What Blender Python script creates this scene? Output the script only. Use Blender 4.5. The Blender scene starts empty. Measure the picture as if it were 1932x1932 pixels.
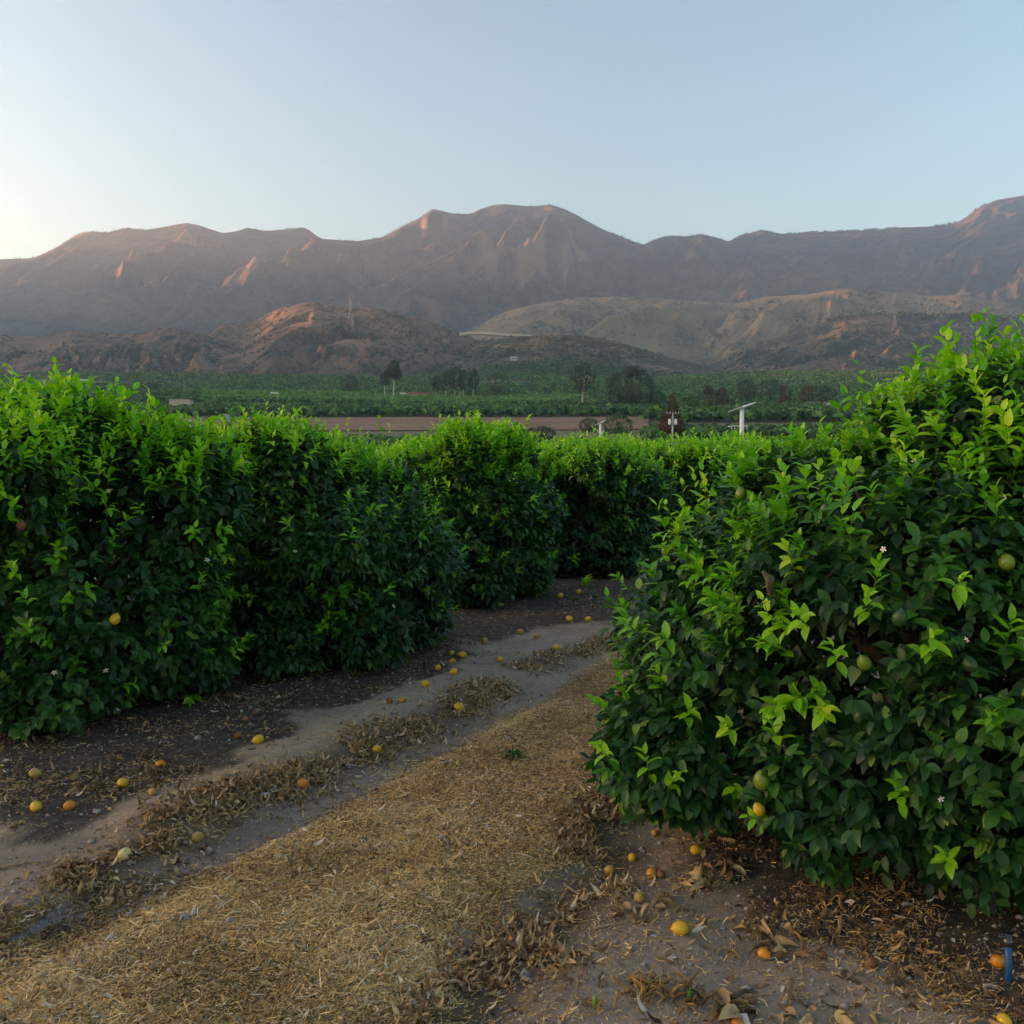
import bpy, math, random
import numpy as np
from mathutils import Vector

SC = bpy.context.scene
COL = SC.collection
rng = np.random.default_rng(7)

# ------------------------------------------------------------------ camera model
F, CX, VH = 1787.0, 966.0, 865.0            # focal length / centre / horizon, in 1932-px photo units
CAMZ = 2.0
TH = math.atan((CX - VH) / F)
CT, ST = math.cos(TH), math.sin(TH)

def ray(u, v):
    a = (u - CX) / F; b = (CX - v) / F
    return np.array([a, CT + b * ST, -ST + b * CT])
def at(u, v, Y):                            # world point seen at pixel (u,v) at forward depth Y
    d = ray(u, v); t = Y / d[1]
    return np.array([0, 0, CAMZ]) + d * t
def gp(u, v, z=0.0):                        # pixel -> point on the near ground plane
    d = ray(u, v); t = (z - CAMZ) / d[2]
    return np.array([0, 0, CAMZ]) + d * t

# ------------------------------------------------------------------ noise
def _hash(ix, iy, iz, seed):
    n = (ix * 374761393 + iy * 668265263 + iz * 2147483647 + seed * 974711) & 0xFFFFFFFF
    n = ((n ^ (n >> 13)) * 1274126177) & 0xFFFFFFFF
    n = ((n ^ (n >> 16)) * 2246822519) & 0xFFFFFFFF
    return ((n ^ (n >> 15)) & 0xFFFFFF) / float(0xFFFFFF)
def vnoise(x, y, z=None, seed=0):
    x = np.asarray(x, float); y = np.asarray(y, float)
    z = np.zeros_like(x) if z is None else np.asarray(z, float)
    ix, iy, iz = np.floor(x).astype(np.int64), np.floor(y).astype(np.int64), np.floor(z).astype(np.int64)
    fx, fy, fz = x - ix, y - iy, z - iz
    fx, fy, fz = [f * f * f * (f * (f * 6 - 15) + 10) for f in (fx, fy, fz)]
    def h(a, b, c): return _hash(ix + a, iy + b, iz + c, seed)
    def mix(a, b, t): return a + (b - a) * t
    r0 = mix(mix(h(0,0,0), h(1,0,0), fx), mix(h(0,1,0), h(1,1,0), fx), fy)
    r1 = mix(mix(h(0,0,1), h(1,0,1), fx), mix(h(0,1,1), h(1,1,1), fx), fy)
    return mix(r0, r1, fz)
def fbm(x, y, z=None, seed=0, octv=4, gain=.5):
    s, a, t = 0, 1.0, 0
    for o in range(octv):
        k = 2.03 ** o
        s = s + a * vnoise(np.asarray(x) * k + 17.3 * o, np.asarray(y) * k - 9.1 * o, None if z is None else np.asarray(z) * k, seed + o)
        t += a; a *= gain
    return s / t
def ridged(x, y, seed=0, octv=4, gain=.5):
    s, a, t = 0, 1.0, 0
    for o in range(octv):
        k = 2.07 ** o
        n = 1 - np.abs(2 * vnoise(x * k + 5.7 * o, y * k + 3.1 * o, None, seed + o) - 1) * 1.25
        s = s + a * n; t += a; a *= gain
    return s / t
def sstep(a, b, x):
    t = np.clip((np.asarray(x, float) - a) / (b - a), 0, 1); return t * t * (3 - 2 * t)
def nrm(v):
    return v / np.maximum(np.linalg.norm(v, axis=-1, keepdims=True), 1e-9)

# ------------------------------------------------------------------ mesh + object helpers
def mesh_np(name, V, Fa, mat, smooth=True, attrs=None, mat_index=None):
    me = bpy.data.meshes.new(name)
    V = np.asarray(V, np.float32)
    if isinstance(Fa, np.ndarray): Fa = [Fa]
    Fa = [np.asarray(f, np.int32) for f in Fa if len(f)]
    nl = sum(f.size for f in Fa); npoly = sum(len(f) for f in Fa)
    me.vertices.add(len(V)); me.vertices.foreach_set('co', V.ravel())
    me.loops.add(nl); me.loops.foreach_set('vertex_index', np.concatenate([f.ravel() for f in Fa]))
    tot = np.concatenate([np.full(len(f), f.shape[1], np.int32) for f in Fa])
    st = np.concatenate([[0], np.cumsum(tot)[:-1]]).astype(np.int32)
    me.polygons.add(npoly); me.polygons.foreach_set('loop_start', st); me.polygons.foreach_set('loop_total', tot)
    me.polygons.foreach_set('use_smooth', np.full(npoly, smooth, bool))
    for m in (mat if isinstance(mat, (list, tuple)) else [mat]): me.materials.append(m)
    if mat_index is not None: me.polygons.foreach_set('material_index', np.asarray(mat_index, np.int32))
    me.update(calc_edges=True)
    for k, a in (attrs or {}).items():
        at_ = me.attributes.new(k, 'FLOAT', 'POINT'); at_.data.foreach_set('value', np.asarray(a, np.float32).ravel())
    return me
def obj(name, me, parent=None, loc=None):
    o = bpy.data.objects.new(name, me); COL.objects.link(o)
    if parent is not None: o.parent = parent
    if loc is not None: o.location = loc
    return o
def tag(o, label=None, cat=None, group=None, kind=None):
    if label: o['label'] = label
    if cat: o['category'] = cat
    if group: o['group'] = group
    if kind: o['kind'] = kind
    return o
def empty(name, loc, label=None, cat=None, group=None):
    o = bpy.data.objects.new(name, None); COL.objects.link(o); o.location = loc; o.empty_display_size = .2
    return tag(o, label, cat, group)
def copy_tree(root, loc, rz, sc, label=None, group=None):
    r = root.copy(); COL.objects.link(r); r.location = loc; r.rotation_euler = (0, 0, rz); r.scale = (sc, sc, sc)
    if label: r['label'] = label
    if group: r['group'] = group
    for ch in list(root.children):
        c = ch.copy(); COL.objects.link(c); c.parent = r
    return r

class MB:                                   # collects simple solids into one mesh
    def __init__(s): s.V, s.F3, s.F4, s.n = [], [], [], 0
    def add(s, V, f4=(), f3=()):
        V = np.asarray(V, float)
        if len(f4): s.F4.append(np.asarray(f4) + s.n)
        if len(f3): s.F3.append(np.asarray(f3) + s.n)
        s.V.append(V); s.n += len(V)
    def box(s, c, d, rz=0.0, taper=1.0):
        x, y, z = np.array(d) / 2
        V = np.array([[-x,-y,-z],[x,-y,-z],[x,y,-z],[-x,y,-z],[-x*taper,-y*taper,z],[x*taper,-y*taper,z],[x*taper,y*taper,z],[-x*taper,y*taper,z]])
        cr, sr = math.cos(rz), math.sin(rz)
        V = np.c_[V[:,0]*cr - V[:,1]*sr, V[:,0]*sr + V[:,1]*cr, V[:,2]] + np.array(c)
        s.add(V, [[0,3,2,1],[4,5,6,7],[0,1,5,4],[1,2,6,5],[2,3,7,6],[3,0,4,7]])
    def tube(s, pts, rad, n=8, cap=True):
        pts = np.asarray(pts, float); rad = np.broadcast_to(np.asarray(rad, float), (len(pts),))
        T = nrm(np.gradient(pts, axis=0)); up = np.array([0.13, 0.21, 1.0]); up /= np.linalg.norm(up)
        if abs(T[0] @ up) > .95: up = np.array([1.0, .1, 0])
        V = []
        for p, t, r in zip(pts, T, rad):
            e1 = np.cross(t, up); e1 /= np.linalg.norm(e1); e2 = np.cross(t, e1)
            a = np.arange(n) / n * 2 * math.pi
            V.append(p + r * (np.cos(a)[:,None] * e1 + np.sin(a)[:,None] * e2))
        k = len(pts); V = np.concatenate(V + [pts[:1], pts[-1:]])
        f4 = [[i*n+j, i*n+(j+1)%n, (i+1)*n+(j+1)%n, (i+1)*n+j] for i in range(k-1) for j in range(n)]
        f3 = [[k*n, (j+1)%n, j] for j in range(n)] + [[k*n+1, (k-1)*n+j, (k-1)*n+(j+1)%n] for j in range(n)] if cap else []
        s.add(V, f4, f3)
    def mesh(s, name, mat, smooth=False, attrs=None):
        fs = []
        if s.F4: fs.append(np.concatenate(s.F4))
        if s.F3: fs.append(np.concatenate(s.F3))
        return mesh_np(name, np.concatenate(s.V), fs, mat, smooth, attrs)

# ------------------------------------------------------------------ materials
def new_mat(name):
    m = bpy.data.materials.new(name); m.use_nodes = True
    nt = m.node_tree; nt.nodes.clear()
    out = nt.nodes.new('ShaderNodeOutputMaterial')
    return m, nt, out
def N(nt, t, **kw):
    n = nt.nodes.new(t)
    for k, v in kw.items(): setattr(n, k, v)
    return n
def ramp(nt, fac, stops, interp='LINEAR'):
    r = N(nt, 'ShaderNodeValToRGB'); r.color_ramp.interpolation = interp
    e = r.color_ramp.elements
    while len(e) < len(stops): e.new(.5)
    for el, (p, c) in zip(e, stops): el.position = p; el.color = (*c, 1)
    nt.links.new(fac, r.inputs[0]); return r.outputs[0]
def noise(nt, scale, detail=4, rough=.55, vec=None, dist=0):
    n = N(nt, 'ShaderNodeTexNoise'); n.inputs['Scale'].default_value = scale; n.inputs['Detail'].default_value = detail
    n.inputs['Roughness'].default_value = rough; n.inputs['Distortion'].default_value = dist
    if vec is not None: nt.links.new(vec, n.inputs['Vector'])
    return n.outputs['Fac']
def mix(nt, fac, a, b, blend='MIX'):
    m = N(nt, 'ShaderNodeMix', data_type='RGBA', blend_type=blend)
    for sock, v in ((m.inputs[0], fac), (m.inputs[6], a), (m.inputs[7], b)):
        if hasattr(v, 'is_linked') or hasattr(v, 'links'): nt.links.new(v, sock)
        elif isinstance(v, (tuple, list)): sock.default_value = (*v, 1)
        else: sock.default_value = v
    return m.outputs[2]
def math_(nt, op, a, b=0.0, clamp=False):
    m = N(nt, 'ShaderNodeMath', operation=op, use_clamp=clamp)
    for i, v in enumerate((a, b)):
        if hasattr(v, 'links'): nt.links.new(v, m.inputs[i])
        else: m.inputs[i].default_value = v
    return m.outputs[0]
def geo(nt): return N(nt, 'ShaderNodeNewGeometry').outputs['Position']
def attr(nt, name):
    return N(nt, 'ShaderNodeAttribute', attribute_name=name).outputs['Fac']
def pbsdf(nt, out, color, rough=.8, spec=.3, bump=None, bstr=.3, bdist=.01, metal=0):
    p = N(nt, 'ShaderNodeBsdfPrincipled')
    if hasattr(color, 'links'): nt.links.new(color, p.inputs['Base Color'])
    else: p.inputs['Base Color'].default_value = (*color, 1)
    p.inputs['Roughness'].default_value = rough; p.inputs['Specular IOR Level'].default_value = spec
    p.inputs['Metallic'].default_value = metal
    if bump is not None:
        b = N(nt, 'ShaderNodeBump'); b.inputs['Strength'].default_value = bstr; b.inputs['Distance'].default_value = bdist
        nt.links.new(bump, b.inputs['Height']); nt.links.new(b.outputs[0], p.inputs['Normal'])
    nt.links.new(p.outputs[0], out.inputs['Surface']); return p
def simple(name, c0, c1, scale=6.0, rough=.7, spec=.3, bstr=.15, metal=0, bdist=.01):
    m, nt, out = new_mat(name)
    v = N(nt, 'ShaderNodeTexCoord').outputs['Object']
    n = noise(nt, scale, 5, .6, v)
    pbsdf(nt, out, ramp(nt, n, [(.3, c0), (.7, c1)]), rough, spec, n, bstr, bdist, metal); return m

def leaf_mat(name, stops, trans, tfac, rough=.42, spec=.32):
    m, nt, out = new_mat(name)
    mot = noise(nt, 70, 3, .6, N(nt, 'ShaderNodeTexCoord').outputs['Object'])
    t = math_(nt, 'ADD', attr(nt, 'tone'), math_(nt, 'MULTIPLY', math_(nt, 'SUBTRACT', mot, .5), .35), True)
    col = ramp(nt, t, stops)
    p = N(nt, 'ShaderNodeBsdfPrincipled'); nt.links.new(col, p.inputs['Base Color'])
    p.inputs['Roughness'].default_value = rough; p.inputs['Specular IOR Level'].default_value = spec
    tr = N(nt, 'ShaderNodeBsdfTranslucent')
    nt.links.new(mix(nt, 1.0, col, trans, 'MULTIPLY'), tr.inputs['Color'])
    ms = N(nt, 'ShaderNodeMixShader'); ms.inputs[0].default_value = tfac
    nt.links.new(p.outputs[0], ms.inputs[1]); nt.links.new(tr.outputs[0], ms.inputs[2]); nt.links.new(ms.outputs[0], out.inputs['Surface'])
    return m

M = {}
M['leaf'] = leaf_mat('mature_leaf', [(0, (.014, .040, .018)), (.5, (.027, .092, .022)), (.85, (.07, .19, .024)), (1, (.16, .26, .04))], (1.3, 1.6, .7), .25)
M['flush'] = leaf_mat('young_leaf', [(0, (.05, .19, .014)), (.35, (.15, .42, .014)), (.75, (.33, .62, .018)), (1, (.52, .68, .04))], (1.25, 1.45, .5), .38, .42, .4)
M['farleaf'] = leaf_mat('far_leaf', [(0, (.026, .062, .036)), (.5, (.05, .108, .05)), (1, (.125, .25, .065))], (1.2, 1.4, .7), .2, .6, .2)
M['duskleaf'] = leaf_mat('grey_green_leaf', [(0, (.036, .054, .04)), (.5, (.07, .094, .062)), (1, (.12, .15, .095))], (1.2, 1.2, .7), .15, .6, .2)
M['rustleaf'] = leaf_mat('rusty_leaf', [(0, (.042, .036, .022)), (.5, (.08, .06, .036)), (1, (.12, .09, .055))], (1.2, 1, .7), .15, .6, .2)
M['redleaf'] = leaf_mat('red_leaf', [(0, (.06, .035, .03)), (.5, (.105, .058, .045)), (1, (.15, .085, .06))], (1.2, 1, .7), .15, .6, .2)
M['bark'] = simple('citrus_bark', (.06, .045, .033), (.16, .12, .085), 18, .9, .2, .6)
M['palebark'] = simple('pale_bark', (.28, .25, .21), (.5, .46, .40), 4, .85, .2, .4)
M['greybark'] = simple('dark_bark', (.06, .05, .045), (.14, .12, .10), 4, .9, .2, .4)
M['stem'] = simple('green_stem', (.08, .17, .03), (.14, .26, .05), 20, .6, .3)
M['straw'] = leaf_mat('dry_straw', [(0, (.08, .053, .028)), (.25, (.30, .192, .074)), (.6, (.64, .43, .16)), (.9, (.82, .62, .29)), (1, (.68, .62, .52))], (1, .9, .7), .08, .75, .25)
M['dryleaf'] = leaf_mat('dry_citrus_leaf', [(0, (.07, .046, .03)), (.3, (.19, .12, .06)), (.65, (.40, .28, .13)), (.9, (.56, .43, .23)), (1, (.60, .55, .48))], (1, .85, .6), .1, .65, .3)
M['twig'] = simple('dry_twig', (.16, .12, .08), (.34, .27, .17), 30, .85, .2)
M['white'] = simple('white_painted_steel', (.62, .64, .66), (.78, .79, .79), .8, .45, .4)
M['cream'] = simple('cream_wall', (.42, .37, .31), (.52, .46, .39), .5, .8, .2)
M['greywall'] = simple('grey_metal_wall', (.28, .30, .32), (.38, .40, .42), .6, .5, .4)
M['roof'] = simple('red_tile_roof', (.16, .075, .05), (.27, .13, .085), 1.5, .8, .2)
M['window'] = simple('dark_window', (.02, .022, .026), (.04, .042, .046), 2, .15, .6)
M['steel'] = simple('weathered_steel', (.26, .27, .28), (.40, .41, .42), 2, .55, .4, metal=.3)
M['pole'] = simple('timber_pole', (.14, .11, .085), (.24, .19, .15), 3, .85, .2)
M['blue'] = simple('blue_plastic_pipe', (.012, .055, .17), (.02, .085, .24), 14, .42, .4)
M['petal'] = simple('white_petal', (.72, .70, .68), (.85, .83, .80), 60, .5, .3)
M['anther'] = simple('yellow_anther', (.6, .42, .08), (.7, .5, .12), 60, .6, .3)
M['stone'] = simple('pale_pebble', (.20, .18, .16), (.38, .35, .32), 40, .9, .2)

def fruit_mat(name, c0, c1, c2, rough=.42):
    m, nt, out = new_mat(name)
    v = N(nt, 'ShaderNodeTexCoord').outputs['Object']
    n1 = noise(nt, 22, 3, .6, v); n2 = noise(nt, 260, 1, .5, v)
    col = mix(nt, math_(nt, 'MULTIPLY', ramp(nt, noise(nt, 38, 4, .7, v), [(.60, (0, 0, 0)), (.72, (1, 1, 1))]), .75), ramp(nt, n1, [(.3, c0), (.65, c1)]), c2)
    p = pbsdf(nt, out, col, rough, .45, n2, .25, .002)
    p.inputs['Subsurface Weight'].default_value = .08; p.inputs['Subsurface Radius'].default_value = (.01, .006, .002)
    return m
M['lemon_yellow'] = fruit_mat('lemon_yellow', (.50, .31, .012), (.62, .40, .02), (.34, .17, .02))
M['lemon_orange'] = fruit_mat('lemon_orange', (.48, .18, .010), (.58, .24, .016), (.26, .09, .014))
M['lemon_dull'] = fruit_mat('lemon_dull', (.30, .19, .04), (.42, .28, .06), (.12, .075, .035), .65)
M['lemon_brown'] = fruit_mat('lemon_brown', (.12, .05, .022), (.22, .10, .04), (.05, .026, .016), .7)
M['lemon_pale'] = fruit_mat('lemon_pale', (.62, .50, .20), (.70, .58, .27), (.40, .30, .12), .6)
M['lemon_green'] = fruit_mat('lemon_green', (.018, .050, .014), (.032, .085, .02), (.012, .03, .012))
M['lemon_lime'] = fruit_mat('lemon_lime', (.085, .16, .014), (.16, .22, .02), (.05, .09, .014))
M['pith'] = simple('lemon_flesh', (.62, .42, .10), (.72, .52, .20), 90, .5, .4)

# terrain
def hill_mat(name, stops, spot, spot_amt, s_big, s_spot, sun_tint=None, bdist=6.0):
    m, nt, out = new_mat(name)
    g = geo(nt)
    sc = N(nt, 'ShaderNodeMapping'); nt.links.new(g, sc.inputs['Vector']); sc.inputs['Scale'].default_value = (1, 1, 1.4)
    v = sc.outputs[0]
    big = noise(nt, s_big, 6, .62, v, .6)
    col = ramp(nt, big, stops)
    fine = noise(nt, s_spot, 5, .7, v)
    patch = noise(nt, s_spot * .17, 3, .6, v)
    sp = math_(nt, 'ADD', math_(nt, 'MULTIPLY', fine, .6), math_(nt, 'MULTIPLY', patch, .4))
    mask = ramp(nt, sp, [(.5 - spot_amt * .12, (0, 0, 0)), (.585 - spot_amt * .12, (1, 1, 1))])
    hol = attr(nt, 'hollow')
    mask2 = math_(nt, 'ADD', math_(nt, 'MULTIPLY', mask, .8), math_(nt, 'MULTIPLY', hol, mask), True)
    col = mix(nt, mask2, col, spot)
    if sun_tint:
        sunlit = attr(nt, 'bare')  # mask of west spur faces painted as sunlit
        col = mix(nt, math_(nt, 'MULTIPLY', sunlit, .75), col, sun_tint)  # warm paler colour stands in for low sun on these faces
    b = math_(nt, 'ADD', math_(nt, 'MULTIPLY', fine, .7), big)
    pbsdf(nt, out, col, .95, .08, b, .7, bdist)
    return m
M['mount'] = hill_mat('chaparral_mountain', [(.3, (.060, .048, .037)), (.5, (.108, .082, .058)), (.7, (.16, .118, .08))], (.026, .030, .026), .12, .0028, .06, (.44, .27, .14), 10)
M['brownhill'] = hill_mat('brown_hill', [(.3, (.125, .089, .068)), (.5, (.18, .126, .093)), (.7, (.24, .168, .122))], (.045, .05, .036), .25, .006, .09, (.30, .20, .13), 4)
M['grasshill'] = hill_mat('dry_grass_hill', [(.3, (.17, .125, .07)), (.5, (.23, .175, .095)), (.7, (.29, .22, .12))], (.050, .055, .035), -.1, .004, .05, (.30, .22, .12), 4)
M['scrubhill'] = hill_mat('scrub_hill', [(.3, (.12, .095, .068)), (.5, (.17, .13, .09)), (.7, (.24, .18, .115))], (.040, .050, .036), .45, .006, .075, (.28, .19, .12), 4)

# ------------------------------------------------------------------ near ground features (pixel outlines taken to the ground plane)
def gpoly(pts): return np.array([gp(u, v)[:2] for u, v in pts])
def seg_dist(P, poly, closed):
    d = np.full(len(P), 1e9)
    n = len(poly)
    for i in range(n if closed else n - 1):
        a, b = poly[i], poly[(i + 1) % n]; ab = b - a
        t = np.clip(((P - a) @ ab) / (ab @ ab + 1e-12), 0, 1)
        d = np.minimum(d, np.linalg.norm(P - a - t[:, None] * ab, axis=1))
    return d
def inside(P, poly):
    r = np.zeros(len(P), bool); n = len(poly)
    for i in range(n):
        a, b = poly[i], poly[(i + 1) % n]
        c = (a[1] > P[:, 1]) != (b[1] > P[:, 1])
        x = (b[0] - a[0]) * (P[:, 1] - a[1]) / (b[1] - a[1] + 1e-12) + a[0]
        r ^= c & (P[:, 0] < x)
    return r
def sd(P, poly):
    d = seg_dist(P, poly, True); return np.where(inside(P, poly), -d, d)

STRAW = gpoly([(-500, 2400), (-120, 1960), (60, 1850), (230, 1730), (330, 1660), (470, 1600), (560, 1560), (660, 1500), (800, 1425), (930, 1360), (1050, 1300), (1110, 1262),
               (1165, 1225), (1230, 1205), (1290, 1215), (1290, 1330), (1260, 1420), (1180, 1500), (1110, 1560), (1020, 1640), (950, 1690), (890, 1750), (830, 1820), (790, 1900), (700, 2010), (560, 2400)])
LITTER_L = gpoly([(190, 1650), (280, 1600), (380, 1545), (470, 1510), (560, 1475), (640, 1440), (720, 1400), (790, 1370), (870, 1335), (935, 1300)])
LITTER_L2 = gpoly([(990, 1262), (1050, 1238), (1110, 1222), (1150, 1205)])
LITTER_R = gpoly([(1180, 1590), (1150, 1640), (1090, 1690), (1050, 1740), (1000, 1790), (930, 1860), (850, 1940)])
STRAW_R = gpoly([(1210, 1470), (1160, 1510), (1120, 1560), (1090, 1600)])
BERM = gpoly([(330, 1545), (440, 1480), (560, 1420), (690, 1360), (800, 1310), (880, 1275)])
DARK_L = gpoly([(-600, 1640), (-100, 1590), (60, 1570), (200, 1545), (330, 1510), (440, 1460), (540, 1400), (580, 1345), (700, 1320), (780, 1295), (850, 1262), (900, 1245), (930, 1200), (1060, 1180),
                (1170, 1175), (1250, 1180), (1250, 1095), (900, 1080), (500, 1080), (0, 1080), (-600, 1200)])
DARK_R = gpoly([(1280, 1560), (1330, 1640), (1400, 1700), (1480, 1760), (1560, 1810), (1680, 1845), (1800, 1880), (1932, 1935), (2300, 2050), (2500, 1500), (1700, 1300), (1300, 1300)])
GREY_L = gpoly([(-300, 1760), (0, 1720), (120, 1700), (270, 1640), (330, 1640), (200, 1730), (60, 1830), (-100, 1930), (-400, 2200)])

YB = np.array([0, 60, 150, 250, 330, 450, 700, 1000, 1500, 2000, 4000, 12000.])
ZB = np.array([0, 0, 2.4, 6.6, 11.2, 21.9, 42, 71, 128, 180, 330, 380.])
def ground_h(x, y):
    x = np.asarray(x, float); y = np.asarray(y, float)
    sh = x.shape; x = x.ravel(); y = y.ravel()
    h = np.interp(y, YB, ZB)
    h = h + np.clip((y - 200) / 1500, 0, 1) * (fbm(x / 260., y / 260., None, 5, 3) - .5) * 26
    nf = np.clip(1.2 - np.hypot(x, y - 8) / 26, 0, 1)
    h = h + nf * ((fbm(x / 1.3, y / 1.3, None, 1, 3) - .5) * .07 + (fbm(x / .22, y / .22, None, 2, 3) - .5) * .028)
    m = nf > 0
    if m.any():
        P = np.c_[x[m], y[m]]
        hh = np.zeros(len(P))
        hh += .075 * np.exp(-(seg_dist(P, BERM, False) / .32) ** 2)
        hh += .03 * np.exp(-(seg_dist(P, LITTER_L, False) / .2) ** 2) - .05 * np.exp(-(np.abs(seg_dist(P, LITTER_L, False) - .42) / .16) ** 2) * (sd(P, STRAW) < .35)
        s = sd(P, STRAW)
        hh += .03 * sstep(.05, -.4, s)
        hh -= .05 * np.exp(-((s - .22) / .2) ** 2)
        hh += .05 * sstep(.1, -.5, sd(P, DARK_L)) + .06 * sstep(.3, -.5, sd(P, DARK_R))
        h[m] += hh * nf[m]
    return h.reshape(sh)

def stretch(lo, hi, step, far_lo, far_hi, k=1.16):
    c = list(np.arange(lo, hi + 1e-6, step)); s = step; p = hi
    while p < far_hi: s *= k; p += s; c.append(min(p, far_hi))
    s = step; p = lo
    while p > far_lo: s *= k; p -= s; c.insert(0, max(p, far_lo))
    return np.array(c)
def build_ground():
    xs = stretch(-5.5, 5.0, .03, -8200, 8500); ys = stretch(2.4, 17, .035, -2500, 9500)
    X, Y = np.meshgrid(xs, ys); Z = ground_h(X, Y)
    V = np.c_[X.ravel(), Y.ravel(), Z.ravel()]
    nx, ny = len(xs), len(ys)
    i = np.arange(ny - 1)[:, None] * nx + np.arange(nx - 1)[None, :]; i = i.ravel()
    Fq = np.c_[i, i + 1, i + nx + 1, i + nx]
    P = V[:, :2]
    near = np.hypot(P[:, 0], P[:, 1]) < 30
    st = np.zeros(len(P)); dk = np.zeros(len(P)); pl = np.zeros(len(P)); lt = np.zeros(len(P)); gr = np.zeros(len(P))
    Q = P[near]
    w = (fbm(Q[:,0] / .35, Q[:,1] / .35, None, 11, 4) - .5)
    st[near] = sstep(.10, -.14, sd(Q, STRAW) + w * .45)
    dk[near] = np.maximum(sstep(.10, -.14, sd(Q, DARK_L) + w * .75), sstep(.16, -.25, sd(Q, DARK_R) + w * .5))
    lt[near] = np.maximum.reduce([np.exp(-(seg_dist(Q, p, False) / (.17 + .2 * w)) ** 2) for p in (LITTER_L, LITTER_L2, LITTER_R, STRAW_R)])
    pl[near] = np.exp(-((seg_dist(Q, BERM[1:5], False)) / (.27 + .25 * w)) ** 2)
    gr[near] = sstep(.1, -.15, sd(Q, GREY_L) + w * .4)
    far = sstep(25, 60, P[:, 1])
    m, nt, out = new_mat('orchard_soil')
    g = geo(nt)
    n1 = noise(nt, 1.6, 6, .62, g); n2 = noise(nt, 14, 5, .65, g); n3 = noise(nt, 90, 3, .65, g)
    soil = ramp(nt, n1, [(.3, (.22, .178, .132)), (.55, (.31, .255, .19)), (.75, (.40, .335, .25))])
    soil = mix(nt, ramp(nt, n2, [(.42, (0, 0, 0)), (.62, (.5, .5, .5))]), soil, (.21, .17, .135))
    soil = mix(nt, ramp(nt, n3, [(.58, (0, 0, 0)), (.72, (.6, .6, .6))]), soil, (.46, .41, .34))
    soil = mix(nt, attr(nt, 'pale'), soil, ramp(nt, n2, [(.3, (.27, .22, .15)), (.7, (.40, .33, .23))]))
    soil = mix(nt, attr(nt, 'grey'), soil, ramp(nt, n3, [(.35, (.15, .125, .11)), (.7, (.36, .31, .275))]))
    strawc = ramp(nt, math_(nt, 'ADD', math_(nt, 'MULTIPLY', n3, .6), math_(nt, 'MULTIPLY', n2, .4)), [(.35, (.075, .052, .026)), (.5, (.24, .16, .068)), (.65, (.42, .295, .12))])
    col = mix(nt, attr(nt, 'straw'), soil, strawc)
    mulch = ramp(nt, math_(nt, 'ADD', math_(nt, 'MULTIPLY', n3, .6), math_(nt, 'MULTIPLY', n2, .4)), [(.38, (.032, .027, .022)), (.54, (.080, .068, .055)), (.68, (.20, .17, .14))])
    col = mix(nt, attr(nt, 'mulch'), col, mulch)  # mulch colour, with some of the under-tree shade put into it
    col = mix(nt, math_(nt, 'MULTIPLY', attr(nt, 'litter'), .8), col, (.075, .05, .028))
    fn = noise(nt, .012, 5, .6, g)
    farc = ramp(nt, fn, [(.35, (.12, .12, .07)), (.6, (.17, .145, .09)), (.75, (.22, .18, .12))])
    col = mix(nt, attr(nt, 'far'), col, farc)
    b = math_(nt, 'ADD', math_(nt, 'MULTIPLY', n3, .35), n2)
    pbsdf(nt, out, col, .95, .12, b, .75, .02)
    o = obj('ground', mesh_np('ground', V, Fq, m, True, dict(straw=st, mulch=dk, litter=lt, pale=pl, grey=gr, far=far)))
    tag(o, kind='structure')
build_ground()

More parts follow.
